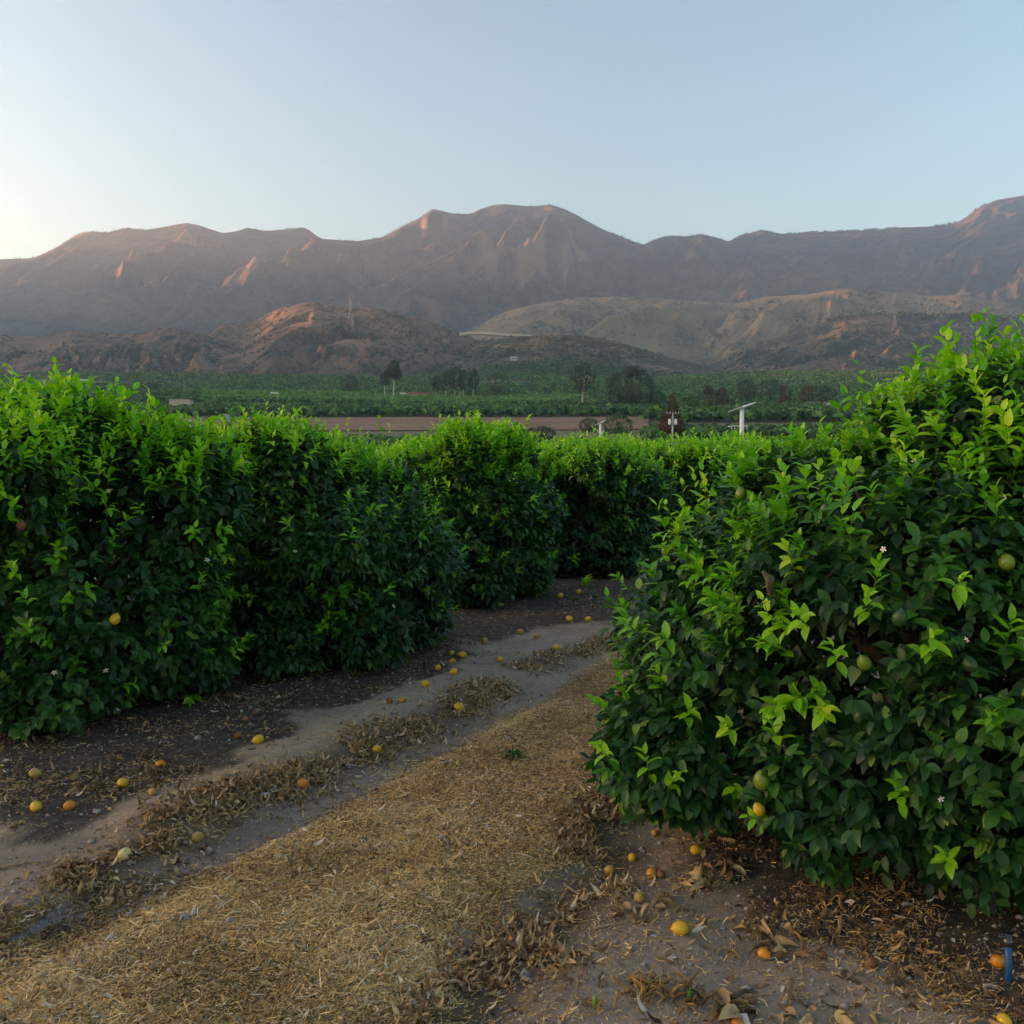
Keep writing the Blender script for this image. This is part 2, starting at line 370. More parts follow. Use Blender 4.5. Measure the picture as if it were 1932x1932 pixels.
# ------------------------------------------------------------------ mountains and hills
RANGES = {}
def hill_range(name, ridge, y0, dback, hb, mat, amp, L1, shear, seed, nx, nr, spurs=(), u0=None, u1=None, g=1.0, octv=5, rough=6, bare=(), lit_amt=.15, fine=.30):
    R = np.array(ridge, float)
    u0 = R[0, 0] if u0 is None else u0; u1 = R[-1, 0] if u1 is None else u1
    us = np.linspace(u0, u1, nx)
    vs = np.interp(us, R[:, 0], R[:, 1]); Ds = np.interp(us, R[:, 0], R[:, 2])
    k = np.ones(5) / 5; vs = np.convolve(np.pad(vs, 2, 'edge'), k, 'valid'); Ds = np.convolve(np.pad(Ds, 20, 'edge'), np.ones(41) / 41, 'valid')
    b = (CX - vs) / F; dy = CT + b * ST
    kx = (us - CX) / F / dy
    Hr = CAMZ + (-ST + b * CT) / dy * Ds
    nf = int(nr * .78); t = np.r_[np.linspace(0, 1, nf), 1 + np.linspace(0, 1, nr - nf + 1)[1:]]
    Y = np.where(t[:, None] <= 1, y0 + (Ds[None] - y0) * t[:, None], Ds[None] + (t[:, None] - 1) * dback)
    X = kx[None] * Y
    base = hb(X, y0) if callable(hb) else hb
    tt = np.clip(t, 0, 1)[:, None]
    kk = np.hanning(max(9, nx // 7)); kk /= kk.sum(); Hs = np.convolve(np.pad(Hr, len(kk) // 2, 'edge'), kk, 'same')[len(kk) // 2:][:nx]
    He = Hs[None] + (Hr - Hs)[None] * tt ** 2.5          # the lower slopes follow a calmer line than the crest
    H = base + (He - base) * tt ** g
    back = np.clip(t - 1, 0, 1)[:, None]
    H = np.where(t[:, None] > 1, Hr[None] - (Hr[None] - base) * .8 * back, H)
    q = X - shear * Y
    wx = (fbm(X / (L1 * 2.2), Y / (L1 * 2.2), None, seed + 40, 3) - .5) * L1 * 1.1
    rn = ridged((q + wx) / L1, (Y + wx) / (L1 * 2.4), seed, octv, .58)
    w = np.sin(np.pi * np.clip(t, 0, 1)) ** .8
    w = np.where(t > 1, .6 * np.sin(np.pi * np.clip(t - 1, 0, 1)), w)[:, None]
    if name == 'mountain': w = w * np.interp(us, [1250, 1450], [1, .38])[None]
    H = H + amp * w * (rn - .62) * np.clip((Hr[None] - base) / np.max(Hr - base), .15, 1)
    H = H + (ridged((q + .5 * wx) / (L1 * .26), (Y + wx) / (L1 * .62), seed + 60, 4, .55) - .62) * amp * (.66 if name == 'mountain' else fine) * np.clip(w, 0, 1) * np.clip((Hr[None] - base) / np.max(Hr - base), .15, 1)
    H = H + (fbm(X / (L1 * .12), Y / (L1 * .12), None, seed + 9, 3) - .5) * rough
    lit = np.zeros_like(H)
    for (ua, va, ub, vb, wid, a) in spurs:
        ends = []
        for (uu, vv) in ((ua, va), (ub, vb)):
            j = int(np.clip(np.argmin(np.abs(us - uu)), 0, nx - 1))
            vproj = CX - F * ((H[:, j] - CAMZ) * CT + Y[:, j] * ST) / (Y[:, j] * CT - (H[:, j] - CAMZ) * ST)
            ok = np.where((vproj <= vv) & (t <= 1))[0]
            r = ok[0] if len(ok) else nf - 1
            ends.append(np.array([X[r, j], Y[r, j]]))
        a0, b0 = ends; ab = b0 - a0; a = a * (.72 if name == 'mountain' else 1)
        P = np.stack([X, Y], -1) - a0
        P = P + wid * .9 * np.stack([fbm(X / (wid * 1.1), Y / (wid * 1.4), None, seed + 21, 4) - .5, fbm(X / (wid * 1.1), Y / (wid * 1.4), None, seed + 29, 4) - .5], -1)
        tp = (P @ ab) / (ab @ ab); tc = np.clip(tp, 0, 1)
        side = (P[..., 0] * ab[1] - P[..., 1] * ab[0]) / np.linalg.norm(ab)       # >0 on the right of a->b
        d = np.linalg.norm(P - tc[..., None] * ab, axis=-1)
        wob = 1 + 1.3 * (fbm(X / (wid * .7), Y / (wid * .9), None, seed + 77, 4) - .5)
        d = d * np.where(side > 0, 1.45, .85); prof = np.clip(1 - d / (wid * wob), 0, 1)
        H = H + a * prof ** 1.1 * sstep(1.0, .80, t)[:, None] * (t[:, None] <= 1.0) * sstep(-.08, .42, tc) * (1 - .55 * sstep(.7, 1, tc))
        lit = np.maximum(lit, sstep(.15, .5, prof) * sstep(-.02, .06, side / wid) * (t[:, None] < .999) * sstep(.25, .55, fbm(X / (wid * .5), Y / (wid * .5), None, seed + 5, 4) + .12))  # west spur faces: evening sunlight painted into the hill colour
    for (uc, vc, ru, rv) in bare:  # optional ellipses of the same painted sunlight
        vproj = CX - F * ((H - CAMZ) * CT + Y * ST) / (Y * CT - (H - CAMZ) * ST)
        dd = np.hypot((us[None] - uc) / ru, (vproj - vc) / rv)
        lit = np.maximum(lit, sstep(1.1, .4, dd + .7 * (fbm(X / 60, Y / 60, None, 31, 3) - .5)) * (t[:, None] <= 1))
    cap = CAMZ + (Hr[None] - CAMZ) / Ds[None] * Y - (1 - t[:, None]) * 90     # no spur stands above its ridge line
    over = np.maximum(H - cap, 0) * (t[:, None] < .9999)
    H = np.where(t[:, None] < .9999, H - over * .93, H)
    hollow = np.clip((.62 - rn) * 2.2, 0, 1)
    V = np.c_[X.ravel(), Y.ravel(), H.ravel()]
    i = (np.arange(len(t) - 1)[:, None] * nx + np.arange(nx - 1)[None]).ravel()
    o = obj('hills' if name != 'mountain' else 'mountains', mesh_np(name, V, np.c_[i, i + 1, i + nx + 1, i + nx], mat, True, dict(hollow=hollow, bare=lit * lit_amt)))  # bare attribute carries the painted sunlit faces
    tag(o, kind='structure')
    RANGES[name] = (us, t, X, Y, H)
    return o
def hit(name, u, v):
    us, t, X, Y, H = RANGES[name]
    j = int(np.argmin(np.abs(us - u)))
    vp = CX - F * ((H[:, j] - CAMZ) * CT + Y[:, j] * ST) / (Y[:, j] * CT - (H[:, j] - CAMZ) * ST)
    r = np.where((vp <= v) & (t <= 1))[0]; r = r[0] if len(r) else int(np.argmin(np.abs(t - 1)))
    return np.array([X[r, j], Y[r, j], H[r, j]])

mt = [(-700, 520, 6600), (-400, 470, 6600), (-200, 500, 6700), (0, 489, 6900), (62, 487, 6900), (100, 470, 6900), (145, 443, 6900), (170, 437, 6900), (205, 439, 6900), (235, 431, 6900), (275, 434, 6950), (310, 428, 7000),
      (350, 420, 7000), (375, 425, 7000), (420, 440, 7050), (445, 436, 7100), (468, 429, 7100), (500, 436, 7100), (530, 434, 7100), (555, 432, 7100), (570, 428, 7100), (583, 434, 7100), (605, 450, 7150), (640, 453, 7150),
      (675, 455, 7150), (722, 448, 7100), (750, 432, 7050), (790, 412, 7000), (818, 393, 7000), (840, 400, 7050), (862, 404, 7100), (890, 403, 7100), (905, 394, 7100), (930, 387, 7100), (955, 385, 7100), (1000, 389, 7100),
      (1040, 387, 7100), (1065, 395, 7050), (1090, 406, 7000), (1115, 421, 7000), (1140, 434, 7000), (1175, 447, 7000), (1212, 462, 7100), (1245, 448, 7200), (1262, 445, 7200), (1295, 446, 7200), (1325, 442, 7200), (1350, 448, 7200),
      (1375, 457, 7300), (1395, 443, 7300), (1440, 434, 7300), (1470, 441, 7300), (1510, 440, 7300), (1560, 437, 7300), (1620, 435, 7350), (1700, 429, 7450), (1760, 427, 7550), (1800, 422, 7650), (1825, 408, 7750), (1850, 390, 7900),
      (1880, 377, 8050), (1932, 369, 8200), (2000, 352, 8300), (2200, 400, 8300), (2600, 430, 8300)]
SPURS = [(1042, 394, 952, 462, 210, 260), (822, 398, 806, 440, 130, 190), (856, 405, 840, 436, 110, 120), (695, 462, 562, 520, 230, 260), (690, 492, 660, 518, 130, 150), (1012, 478, 935, 538, 170, 220), (1085, 488, 985, 555, 190, 240), (1112, 496, 1075, 540, 150, 190),
         (1335, 448, 1310, 490, 160, 190), (1258, 449, 1225, 475, 140, 160), (165, 445, -20, 528, 230, 190), (375, 460, 250, 520, 190, 170), (540, 515, 480, 545, 150, 120)]
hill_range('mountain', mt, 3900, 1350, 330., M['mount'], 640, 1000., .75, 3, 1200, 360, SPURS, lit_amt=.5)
# foothill of the same range, centre
hill_range('middle_foothill', [(600, 690, 5000), (690, 610, 4800), (735, 565, 4700), (772, 543, 4700), (800, 553, 4700), (850, 585, 4700), (890, 622, 4600), (960, 680, 4500)], 3400, 900, 250., M['mount'], 150, 420., .4, 21, 260, 110,
           [(772, 545, 740, 580, 120, 60), (800, 560, 840, 620, 120, 60)])
# dry grass hills right
hill_range('grass_hill', [(820, 660, 4500), (870, 628, 4500), (905, 612, 4500), (960, 585, 4400), (1030, 570, 4400), (1100, 562, 4400), (1160, 560, 4300), (1250, 563, 4300), (1330, 570, 4300), (1385, 573, 4300), (1450, 560, 4200), (1520, 556, 4100), (1560, 549, 4100),
            (1595, 545, 4100), (1620, 544, 4100), (1660, 549, 4100), (1700, 554, 4100), (1760, 559, 4100), (1800, 557, 4000), (1850, 565, 4000), (1932, 573, 4000), (2050, 580, 4000), (2400, 620, 4000)], 2950, 900, 190., M['grasshill'], 260, 520., .75, 33, 800, 260,
           [(1450, 562, 1360, 640, 150, 70), (1590, 548, 1400, 660, 190, 80), (1160, 565, 1020, 620, 130, 50), (1250, 570, 1130, 640, 150, 60), (1330, 600, 1240, 670, 120, 50)], fine=.12)
hill_range('scrub_hill', [(1260, 720, 2900), (1330, 690, 2900), (1400, 660, 2900), (1480, 628, 3000), (1540, 612, 3000), (1590, 598, 3000), (1630, 594, 3000), (1690, 591, 3000), (1740, 596, 3000), (1800, 591, 3000), (1870, 596, 3000), (1932, 603, 3000), (2100, 610, 3000), (2400, 640, 3000)],
           1750, 600, 150., M['scrubhill'], 190, 330., .6, 44, 520, 190, [(1690, 594, 1560, 660, 130, 45), (1800, 640, 1650, 690, 150, 40)], fine=.15)
hill_range('tower_hill', [(300, 700, 2500), (350, 655, 2500), (385, 634, 2500), (420, 612, 2500), (450, 612, 2500), (480, 606, 2500), (520, 584, 2500), (560, 574, 2500), (590, 571, 2500), (640, 578, 2450), (668, 581, 2450), (700, 580, 2450), (735, 588, 2400), (770, 594, 2400),
            (820, 610, 2350), (860, 625, 2300), (900, 640, 2250), (950, 660, 2200), (1000, 690, 2150), (1060, 715, 2100)], 1560, 500, 128., M['brownhill'], 180, 210., .35, 55, 640, 220,
           [(585, 575, 545, 600, 90, 55), (605, 580, 590, 610, 70, 50), (690, 585, 800, 660, 110, 35), (620, 580, 700, 650, 100, 40), (540, 590, 430, 680, 110, 35)])
hill_range('left_hill', [(-600, 600, 2200), (-300, 640, 2200), (-100, 625, 2200), (0, 633, 2150), (60, 634, 2150), (95, 630, 2150), (130, 623, 2150), (190, 627, 2150), (250, 630, 2100), (300, 620, 2100), (330, 618, 2100), (370, 627, 2100), (420, 640, 2080), (480, 672, 2050), (540, 705, 2000), (600, 730, 1900)],
           1480, 450, 118., M['brownhill'], 160, 210., -.35, 66, 560, 200, [(310, 622, 400, 700, 120, 40), (130, 625, 60, 700, 110, 35), (190, 640, 260, 715, 110, 35)])
hill_range('low_spur', [(760, 712, 2100), (850, 668, 2050), (900, 645, 2050), (960, 636, 2050), (1010, 632, 2050), (1060, 631, 2050), (1110, 633, 2050), (1160, 644, 2000), (1210, 660, 2000), (1260, 673, 1950), (1310, 684, 1900), (1380, 705, 1850), (1450, 735, 1800)],
           1400, 400, 108., M['scrubhill'], 55, 200., .3, 88, 360, 120)
# unseen range west of the valley, its crest shaped to cast the valley's shade
def west_shade_range():
    ys = np.linspace(-2600, 9300, 260); ws = np.linspace(-1, 1, 60)
    hc = np.interp(ys, [-2600, 0, 1340, 2150, 2350, 2480, 2620, 3000, 4100, 4750, 6000, 7000, 8340, 9300], [520, 520, 570, 680, 710, 735, 870, 940, 1210, 1215, 1245, 1330, 1600, 1660])
    hc = hc + (fbm(ys / 700., ys * 0, None, 3, 4) - .5) * 40
    Yg, Wg = np.meshgrid(ys, ws, indexing='ij')
    wid = np.interp(ys, [-2600, 9300], [1500, 2200])[:, None]
    Xg = -5600 + Wg * wid
    Xg = np.minimum(Xg, -np.abs(Yg) * .62 - 200 + (Wg - 1) * 400)
    b = np.interp(Yg, YB, ZB)
    Hg = b - 30 + (hc[:, None] - b) * (1 - np.abs(Wg)) ** .9 + (ridged(Xg / 600, Yg / 600, 12, 4) - .6) * 130 * (1 - np.abs(Wg)) * np.abs(Wg) * 2
    n = len(ws); i = (np.arange(len(ys) - 1)[:, None] * n + np.arange(n - 1)[None]).ravel()
    V = np.c_[Xg.ravel(), Yg.ravel(), Hg.ravel()]
    o = obj('hills', mesh_np('west_shade_range', V, np.c_[i, i + 1, i + n + 1, i + n], M['mount'], True, dict(hollow=np.zeros(len(V)), bare=np.zeros(len(V)))))
    tag(o, kind='structure')
west_shade_range()

# ------------------------------------------------------------------ leaves
def leaf_tpl(hi):
    if hi:
        xs = [.2, .48, .76]; hw = [.19, .25, .17]
        T = [(0, 0, 0)]
        for x, w in zip(xs, hw):
            z = -.22 * x * x
            T += [(x, w, z + .07), (x, 0, z), (x, -w, z + .07)]
        T.append((1, 0, -.25))
        Fq = [(0, 2, 1), (0, 3, 2)]
        for k in (1, 4): Fq += [(k, k+1, k+4), (k, k+4, k+3), (k+1, k+2, k+5), (k+1, k+5, k+4)]
        Fq += [(7, 8, 10), (8, 9, 10)]
    else:
        T = [(0, 0, 0), (.45, .24, .02), (.5, 0, -.05), (.45, -.24, .02), (1, 0, -.22)]
        Fq = [(0, 2, 1), (0, 3, 2), (1, 2, 4), (2, 3, 4)]
    return np.array(T, float), np.array(Fq)
TPL = {True: leaf_tpl(True), False: leaf_tpl(False)}
def leaf_mesh_arrays(P, A, Nn, L, tone, hi, wscale=1.0, curl=None, rg=None):
    T, Fq = TPL[hi]; K = len(T); n = len(P)
    S = np.cross(Nn, A)
    W = L * wscale
    curl = np.ones(n) if curl is None else curl
    V = (P[:, None] + (L[:, None] * T[None, :, 0])[..., None] * A[:, None] + (W[:, None] * T[None, :, 1])[..., None] * S[:, None]
         + (L[:, None] * T[None, :, 2] * curl[:, None])[..., None] * Nn[:, None])
    Fa = (Fq[None] + (np.arange(n) * K)[:, None, None]).reshape(-1, 3)
    return V.reshape(-1, 3), Fa, np.repeat(tone, K)
def twigs_to_leaves(P, D, n_per, tl, L, rg, droop=.25, spread=(72, 32), lvar=.25, up=.7):
    """leaves set spirally on twigs: P twig start, D direction"""
    n = len(P)
    ref = np.where(np.abs(D[:, 2:3]) > .9, np.array([[1., 0, 0]]), np.array([[0, 0, 1.]]))
    E1 = nrm(np.cross(D, ref)); E2 = np.cross(D, E1)
    ph0 = rg.uniform(0, 6.28, n)
    oP, oA, oN, oL, oI = [], [], [], [], []
    for k in range(n_per):
        s = (k + .6) / n_per
        ph = ph0 + k * 2.4 + rg.normal(0, .35, n)
        rad = np.cos(ph)[:, None] * E1 + np.sin(ph)[:, None] * E2
        ang = np.radians(spread[0] + (spread[1] - spread[0]) * s + rg.normal(0, 11, n))
        A = nrm(D * np.cos(ang)[:, None] + rad * np.sin(ang)[:, None] + np.array([0, 0, -1.]) * (droop * rg.uniform(.2, 1.4, n))[:, None])
        B = D * .7 + np.array([0, 0, up]) + rg.normal(0, .22, (n, 3))
        Nn = nrm(B - (B * A).sum(1, keepdims=True) * A)
        oP.append(P + D * (tl * s)[:, None]); oA.append(A); oN.append(Nn)
        oL.append(L * (1 + lvar * rg.uniform(-1, .6, n)) * (1 - .25 * s ** 2)); oI.append(np.arange(n))
    return [np.concatenate(x) for x in (oP, oA, oN, oL, oI)]

def blob_points(blobs, n, rg, depth=.18, zmin=.1, lump=.12, seed=0):
    B = np.array(blobs, float); C, R = B[:, :3], B[:, 3:]
    area = (R[:,0]*R[:,1] + R[:,0]*R[:,2] + R[:,1]*R[:,2])
    out, nn = [], []
    tot = 0
    while tot < n:
        k = rg.choice(len(B), size=n, p=area / area.sum())
        d = nrm(rg.normal(size=(n, 3)))
        s = 1 - np.abs(rg.normal(0, depth, n))
        lm = 1 + lump * 2 * (fbm(d[:,0]*2.2 + 10*k, d[:,1]*2.2, d[:,2]*2.2, seed + 3, 3) - .5)
        p = C[k] + d * R[k] * (s * lm)[:, None]
        nv = nrm(d / R[k])
        f = np.min(np.where(np.arange(len(B))[None] == k[:, None], 9, np.linalg.norm((p[:, None] - C[None]) / R[None], axis=2)), axis=1)
        ok = (f > .88) & (p[:, 2] > zmin)
        out.append(p[ok]); nn.append(nv[ok]); tot += ok.sum()
    return np.concatenate(out)[:n], np.concatenate(nn)[:n]
def blob_first_hit(blobs, origin, d):
    best = None
    for b in blobs:
        c, r = np.array(b[:3]), np.array(b[3:])
        o = (origin - c) / r; dd = d / r
        A, Bq, Cc = dd @ dd, 2 * o @ dd, o @ o - 1
        q = Bq * Bq - 4 * A * Cc
        if q > 0:
            t = (-Bq - math.sqrt(q)) / (2 * A)
            if t > 0 and (best is None or t < best[0]):
                p = origin + d * t; best = (t, p, nrm(((p - c) / r) / r))
    return best

def stems_arrays(P, D, tl, r):
    n = len(P)
    ref = np.where(np.abs(D[:, 2:3]) > .9, np.array([[1., 0, 0]]), np.array([[0, 0, 1.]]))
    E1 = nrm(np.cross(D, ref)); E2 = np.cross(D, E1)
    V = []
    for s, k in ((0, 1), (1, .5)):
        for a in (0, 2.09, 4.19):
            V.append(P + D * (tl * s)[:, None] + (math.cos(a) * E1 + math.sin(a) * E2) * r * k)
    V = np.stack(V, 1)
    q = np.array([[0,1,4,3],[1,2,5,4],[2,0,3,5]])
    return V.reshape(-1, 3), (q[None] + (np.arange(n) * 6)[:, None, None]).reshape(-1, 4)

def lemon_mesh(name, mat, r=.033, stretch=1.18, seed=0, stem=False):
    prof = [(0, -1.22), (.10, -1.17), (.16, -1.10), (.34, -.98), (.62, -.78), (.86, -.45), (.98, -.12), (1, .1), (.93, .42), (.76, .72), (.5, .92), (.24, 1.02), (.07, 1.02), (0, .99)]
    n = 18; V, f4, f3 = [], [], []
    rg = np.random.default_rng(seed)
    for (pr, pz) in prof[1:-1]:
        for j in range(n):
            a = j / n * 6.2832; V.append((pr * math.cos(a), pr * math.sin(a), pz * stretch))
    m = len(prof) - 2
    V += [(0, 0, prof[0][1] * stretch), (0, 0, prof[-1][1] * stretch)]
    V = np.array(V) * r
    V *= 1 + .05 * (fbm(V[:,0] / r * 1.3 + seed, V[:,1] / r * 1.3, V[:,2] / r * 1.3, seed, 2)[:, None] - .5) * 2
    f4 = [[i*n+j, i*n+(j+1)%n, (i+1)*n+(j+1)%n, (i+1)*n+j] for i in range(m-1) for j in range(n)]
    f3 = [[m*n, (j+1)%n, j] for j in range(n)] + [[m*n+1, (m-1)*n+j, (m-1)*n+(j+1)%n] for j in range(n)]
    return mesh_np(name, V, [np.array(f4), np.array(f3)], mat, True)

def blossom_mesh(name):
    V, F4, mi = [], [], []
    for k in range(5):
        a = k * 1.2566 + .2
        d = np.array([math.cos(a), math.sin(a), 0]); s = np.array([-d[1], d[0], 0])
        b = len(V)
        for x, w, z in ((.003, .002, .002), (.011, .0045, .006), (.019, .0035, .003)):
            V += [d * x + s * w + [0, 0, z], d * x - s * w + [0, 0, z]]
        F4 += [[b, b+1, b+3, b+2], [b+2, b+3, b+5, b+4]]; mi += [0, 0]
    b = len(V)
    for z in (0, .010):
        for a in range(5): V.append(np.array([math.cos(a*1.2566)*.003, math.sin(a*1.2566)*.003, z]))
    for a in range(5): F4.append([b+a, b+(a+1)%5, b+5+(a+1)%5, b+5+a]); mi.append(1)
    return mesh_np(name, np.array(V) * 1.25, np.array(F4), [M['petal'], M['anther']], True, mat_index=mi)
BLOSSOM = blossom_mesh('blossom')

def trunk_mesh(name, rg, h, r, n_limb, spread, mat, base_wob=.05, sub=2, fork=.3):
    mb = MB()
    top = np.array([rg.normal(0, base_wob), rg.normal(0, base_wob), h * fork])
    mb.tube([np.array([0, 0, -.08]), np.array([0, 0, .02]), top * .5 + [rg.normal(0, .02), 0, 0], top], [r * 1.5, r * 1.15, r, r * .92], 9)
    for k in range(n_limb):
        a = k / n_limb * 6.283 + rg.uniform(-.4, .4); e = spread * rg.uniform(.6, 1)
        tip = np.array([math.cos(a) * e, math.sin(a) * e, h * rg.uniform(.72, 1.0)])
        mid = top * .5 + tip * .5 + np.array([math.cos(a), math.sin(a), -.3]) * spread * .12
        mb.tube([top - [0, 0, r * .4], top * .7 + mid * .3, mid, mid * .4 + tip * .6, tip], np.array([.62, .55, .42, .28, .1]) * r, 7)
        for q in range(sub):
            a2 = a + rg.uniform(-1.1, 1.1)
            t2 = mid + np.array([math.cos(a2) * spread * .6, math.sin(a2) * spread * .6, h * rg.uniform(-.05, .4)])
            mb.tube([mid, mid * .5 + t2 * .5 + [0, 0, .04 * h], t2], np.array([.34, .22, .07]) * r, 6)
    return mb.mesh(name, mat, True)

def citrus(loc, blobs, seed, n_twig, leaf, n_flush, hi, label, group, leaves_per=6, extra_shoots=(), lemons=(), blossoms=(), blossom_rand=0, top_bias=1.0, zmin=.1, name='lemon_tree', flush_h=1.75, deep=.22, side_bias=0):
    rg = np.random.default_rng(seed)
    root = empty(name, loc, label, 'tree', group)
    L0 = np.array(loc, float)
    H = max(b[2] + b[5] for b in blobs); W = max(abs(b[0]) + b[3] for b in blobs)
    obj('trunk', trunk_mesh('trunk', rg, H * .74, .085, 5, W * .5, M['bark']), root)
    # mature leaves: an outer shell and a sparser inner layer
    P, Nv = blob_points(blobs, n_twig, rg, deep, zmin, .13, seed)
    dens = fbm(P[:,0] * 1.7, P[:,1] * 1.7, P[:,2] * 1.7, seed + 5, 3)
    keep = dens > (.30 + .12 * rg.random(len(P)))
    P, Nv = P[keep], Nv[keep]
    D = nrm(Nv * .75 + np.array([0, 0, .30]) + rg.normal(0, .42, P.shape))
    tl = rg.uniform(.9, 1.9, len(P)) * leaf
    p, a, nn, ll, ti = twigs_to_leaves(P - D * (tl * .6)[:, None], D, leaves_per, tl, np.full(len(P), leaf), rg, .42)
    tw_tone = np.clip(rg.normal(.42, .16, len(P)) + (dens[keep] - .5) * .7, 0, .95)
    tone = np.clip(tw_tone[ti] + rg.normal(0, .12, len(ti)), 0, 1)
    tone = np.where(rg.random(len(ti)) < .012, 1.0, np.minimum(tone, .92))
    V, Fa, tn = leaf_mesh_arrays(p, a, nn, ll, tone, hi, 1.15, rg.uniform(.3, 1.8, len(p)))
    P2, N2 = blob_points([tuple(b[:3]) + tuple(np.array(b[3:]) * .72) for b in blobs], int(n_twig * .28), rg, .2, zmin, .1, seed + 1)
    D2 = nrm(N2 + rg.normal(0, .6, P2.shape)); t2 = np.full(len(P2), leaf * 1.5)
    p2, a2, nn2, ll2, ti2 = twigs_to_leaves(P2, D2, leaves_per, t2, np.full(len(P2), leaf * 1.25), rg, .4)
    V2, F2, tn2 = leaf_mesh_arrays(p2, a2, nn2, ll2, np.clip(rg.normal(.3, .15, len(p2)), 0, .8), False, 1.2)
    obj('crown', mesh_np('crown', np.concatenate([V, V2]), np.concatenate([Fa, F2 + len(V)]), M['leaf'], True, dict(tone=np.concatenate([tn, tn2]))), root)
    # young flush: mostly on top, in patches, some on the sides
    Pf, Nf = blob_points(blobs, n_flush * 5, rg, .05, zmin + .15, .13, seed)
    hz = sstep(flush_h - .42, flush_h + .38, Pf[:, 2])
    patch = fbm(Pf[:,0] * 2.1 + 40, Pf[:,1] * 2.1, Pf[:,2] * 2.1, seed + 15, 2)
    pr = (.06 + .94 * hz * top_bias) * sstep(.34, .56, patch + .24 * hz)
    if side_bias: pr = pr + side_bias * sstep(.0, .7, -Nf[:, 0]) * sstep(.75, 1.35, Pf[:, 2]) * sstep(.32, .6, patch)
    kf = rg.random(len(Pf)) < pr
    Pf, Nf = Pf[kf][:n_flush], Nf[kf][:n_flush]
    hz = sstep(flush_h - .75, flush_h + .35, Pf[:, 2])
    Df = nrm(Nf * (.8 - .3 * hz)[:, None] + np.array([0, 0, 1.]) * (.45 + .6 * hz)[:, None] + rg.normal(0, .25, Pf.shape))
    tlf = rg.uniform(.9, 1.7, len(Pf)) * leaf * (1 + .9 * hz * rg.random(len(Pf)) ** 2)
    n_ex = 0
    if len(extra_shoots):
        ep, ed, el = [], [], []
        wb = [tuple(np.array(b[:3]) + L0) + tuple(b[3:]) for b in blobs]; O = np.array([0, 0, CAMZ])
        for (u, v, ln) in extra_shoots:
            h = None; dv = 0
            while h is None and dv < 140:
                h = blob_first_hit(wb, O, ray(u, v + dv)); dv += 5
            if h is None: continue
            top = dv > 5
            need = (dv / F) * h[0] if top else 0
            q = nrm(h[2])
            for k in range(3 if top else 1):
                jit = rg.normal(0, leaf * .55, 3) * (k > 0)
                dd = nrm((np.array([0, 0, 1.]) + q * .15 if top else q * .7 + np.array([0, -.25, .75])) + rg.normal(0, .16, 3))
                l2 = max(ln, need + .1) * (1 if k == 0 else rg.uniform(.55, .85))
                ep.append(h[1] + jit - L0 + (q * leaf * .35 if not top else 0) - dd * (l2 * .5 if not top else .05)); ed.append(dd); el.append(l2)
        n_ex = len(ep)
        Pf = np.concatenate([Pf, ep]); Df = np.concatenate([Df, ed]); tlf = np.concatenate([tlf, el])
    p, a, nn, ll, ti = twigs_to_leaves(Pf, Df, 8, tlf, leaf * np.r_[rg.uniform(.66, 1.1, len(Pf) - n_ex), rg.uniform(.75, 1.05, n_ex)], rg, .18, (62, 22), .25, .9)
    tws = np.clip(rg.normal(.28, .2, len(Pf)) + .30 * sstep(flush_h - .6, flush_h + .4, Pf[:, 2]), .0, .95); tws[len(Pf) - n_ex:] = np.clip(rg.normal(.52, .2, n_ex), 0, .95)
    s_on = np.repeat((np.arange(8) + .6) / 8, len(Pf))
    tone = np.clip(tws[ti] + .18 * (s_on - .5) + rg.normal(0, .09, len(ti)), 0, 1)
    V, Fa, tn = leaf_mesh_arrays(p, a, nn, ll, tone, hi, 1.0, rg.uniform(.4, 1.8, len(p)))
    Vs, Fs = stems_arrays(Pf, Df, tlf, .0028)
    obj('young_shoots', mesh_np('young_shoots', np.concatenate([V, Vs]), [Fa, Fs + len(V)], [M['flush'], M['stem']], True, dict(tone=np.concatenate([tn, np.full(len(Vs), .5)])),
        mat_index=np.r_[np.zeros(len(Fa), int), np.ones(len(Fs), int)]), root)
    WB = [tuple(np.array(b[:3]) + L0) + tuple(b[3:]) for b in blobs]
    for i, (u, v, kind, r) in enumerate(lemons):
        h = blob_first_hit(WB, np.array([0, 0, CAMZ]), ray(u, v))
        if h is None: continue
        o = obj('lemon', lemon_mesh('lemon', M[kind], r, 1.15, seed + i), root)
        o.location = h[1] - L0 + h[2] * .0 - nrm(h[1] - [0, 0, CAMZ]) * .03; o.rotation_euler = (math.pi + rg.normal(0, .35), rg.normal(0, .35), rg.uniform(0, 6))
        o['label'] = {'lemon_green': 'unripe green lemon', 'lemon_lime': 'lime green ripening lemon', 'lemon_yellow': 'ripe yellow lemon'}.get(kind, 'lemon')
    for i, (u, v) in enumerate(blossoms):
        h = blob_first_hit(WB, np.array([0, 0, CAMZ]), ray(u, v))
        if h is None: continue
        o = obj('blossom', BLOSSOM, root); o.location = h[1] - L0 + h[2] * .04 - nrm(h[1] - [0, 0, CAMZ]) * .09
        q = Vector(-nrm(h[1] - [0, 0, CAMZ]) + [0, 0, .5]).to_track_quat('Z', 'Y'); o.rotation_euler = q.to_euler()
        o.rotation_euler = (q.to_euler()[0] + rg.normal(0, .5), q.to_euler()[1] + rg.normal(0, .5), rg.uniform(0, 6)); s = .55 if np.linalg.norm(h[1]) < 6 else .85; o.scale = (s, s, s)
    return root

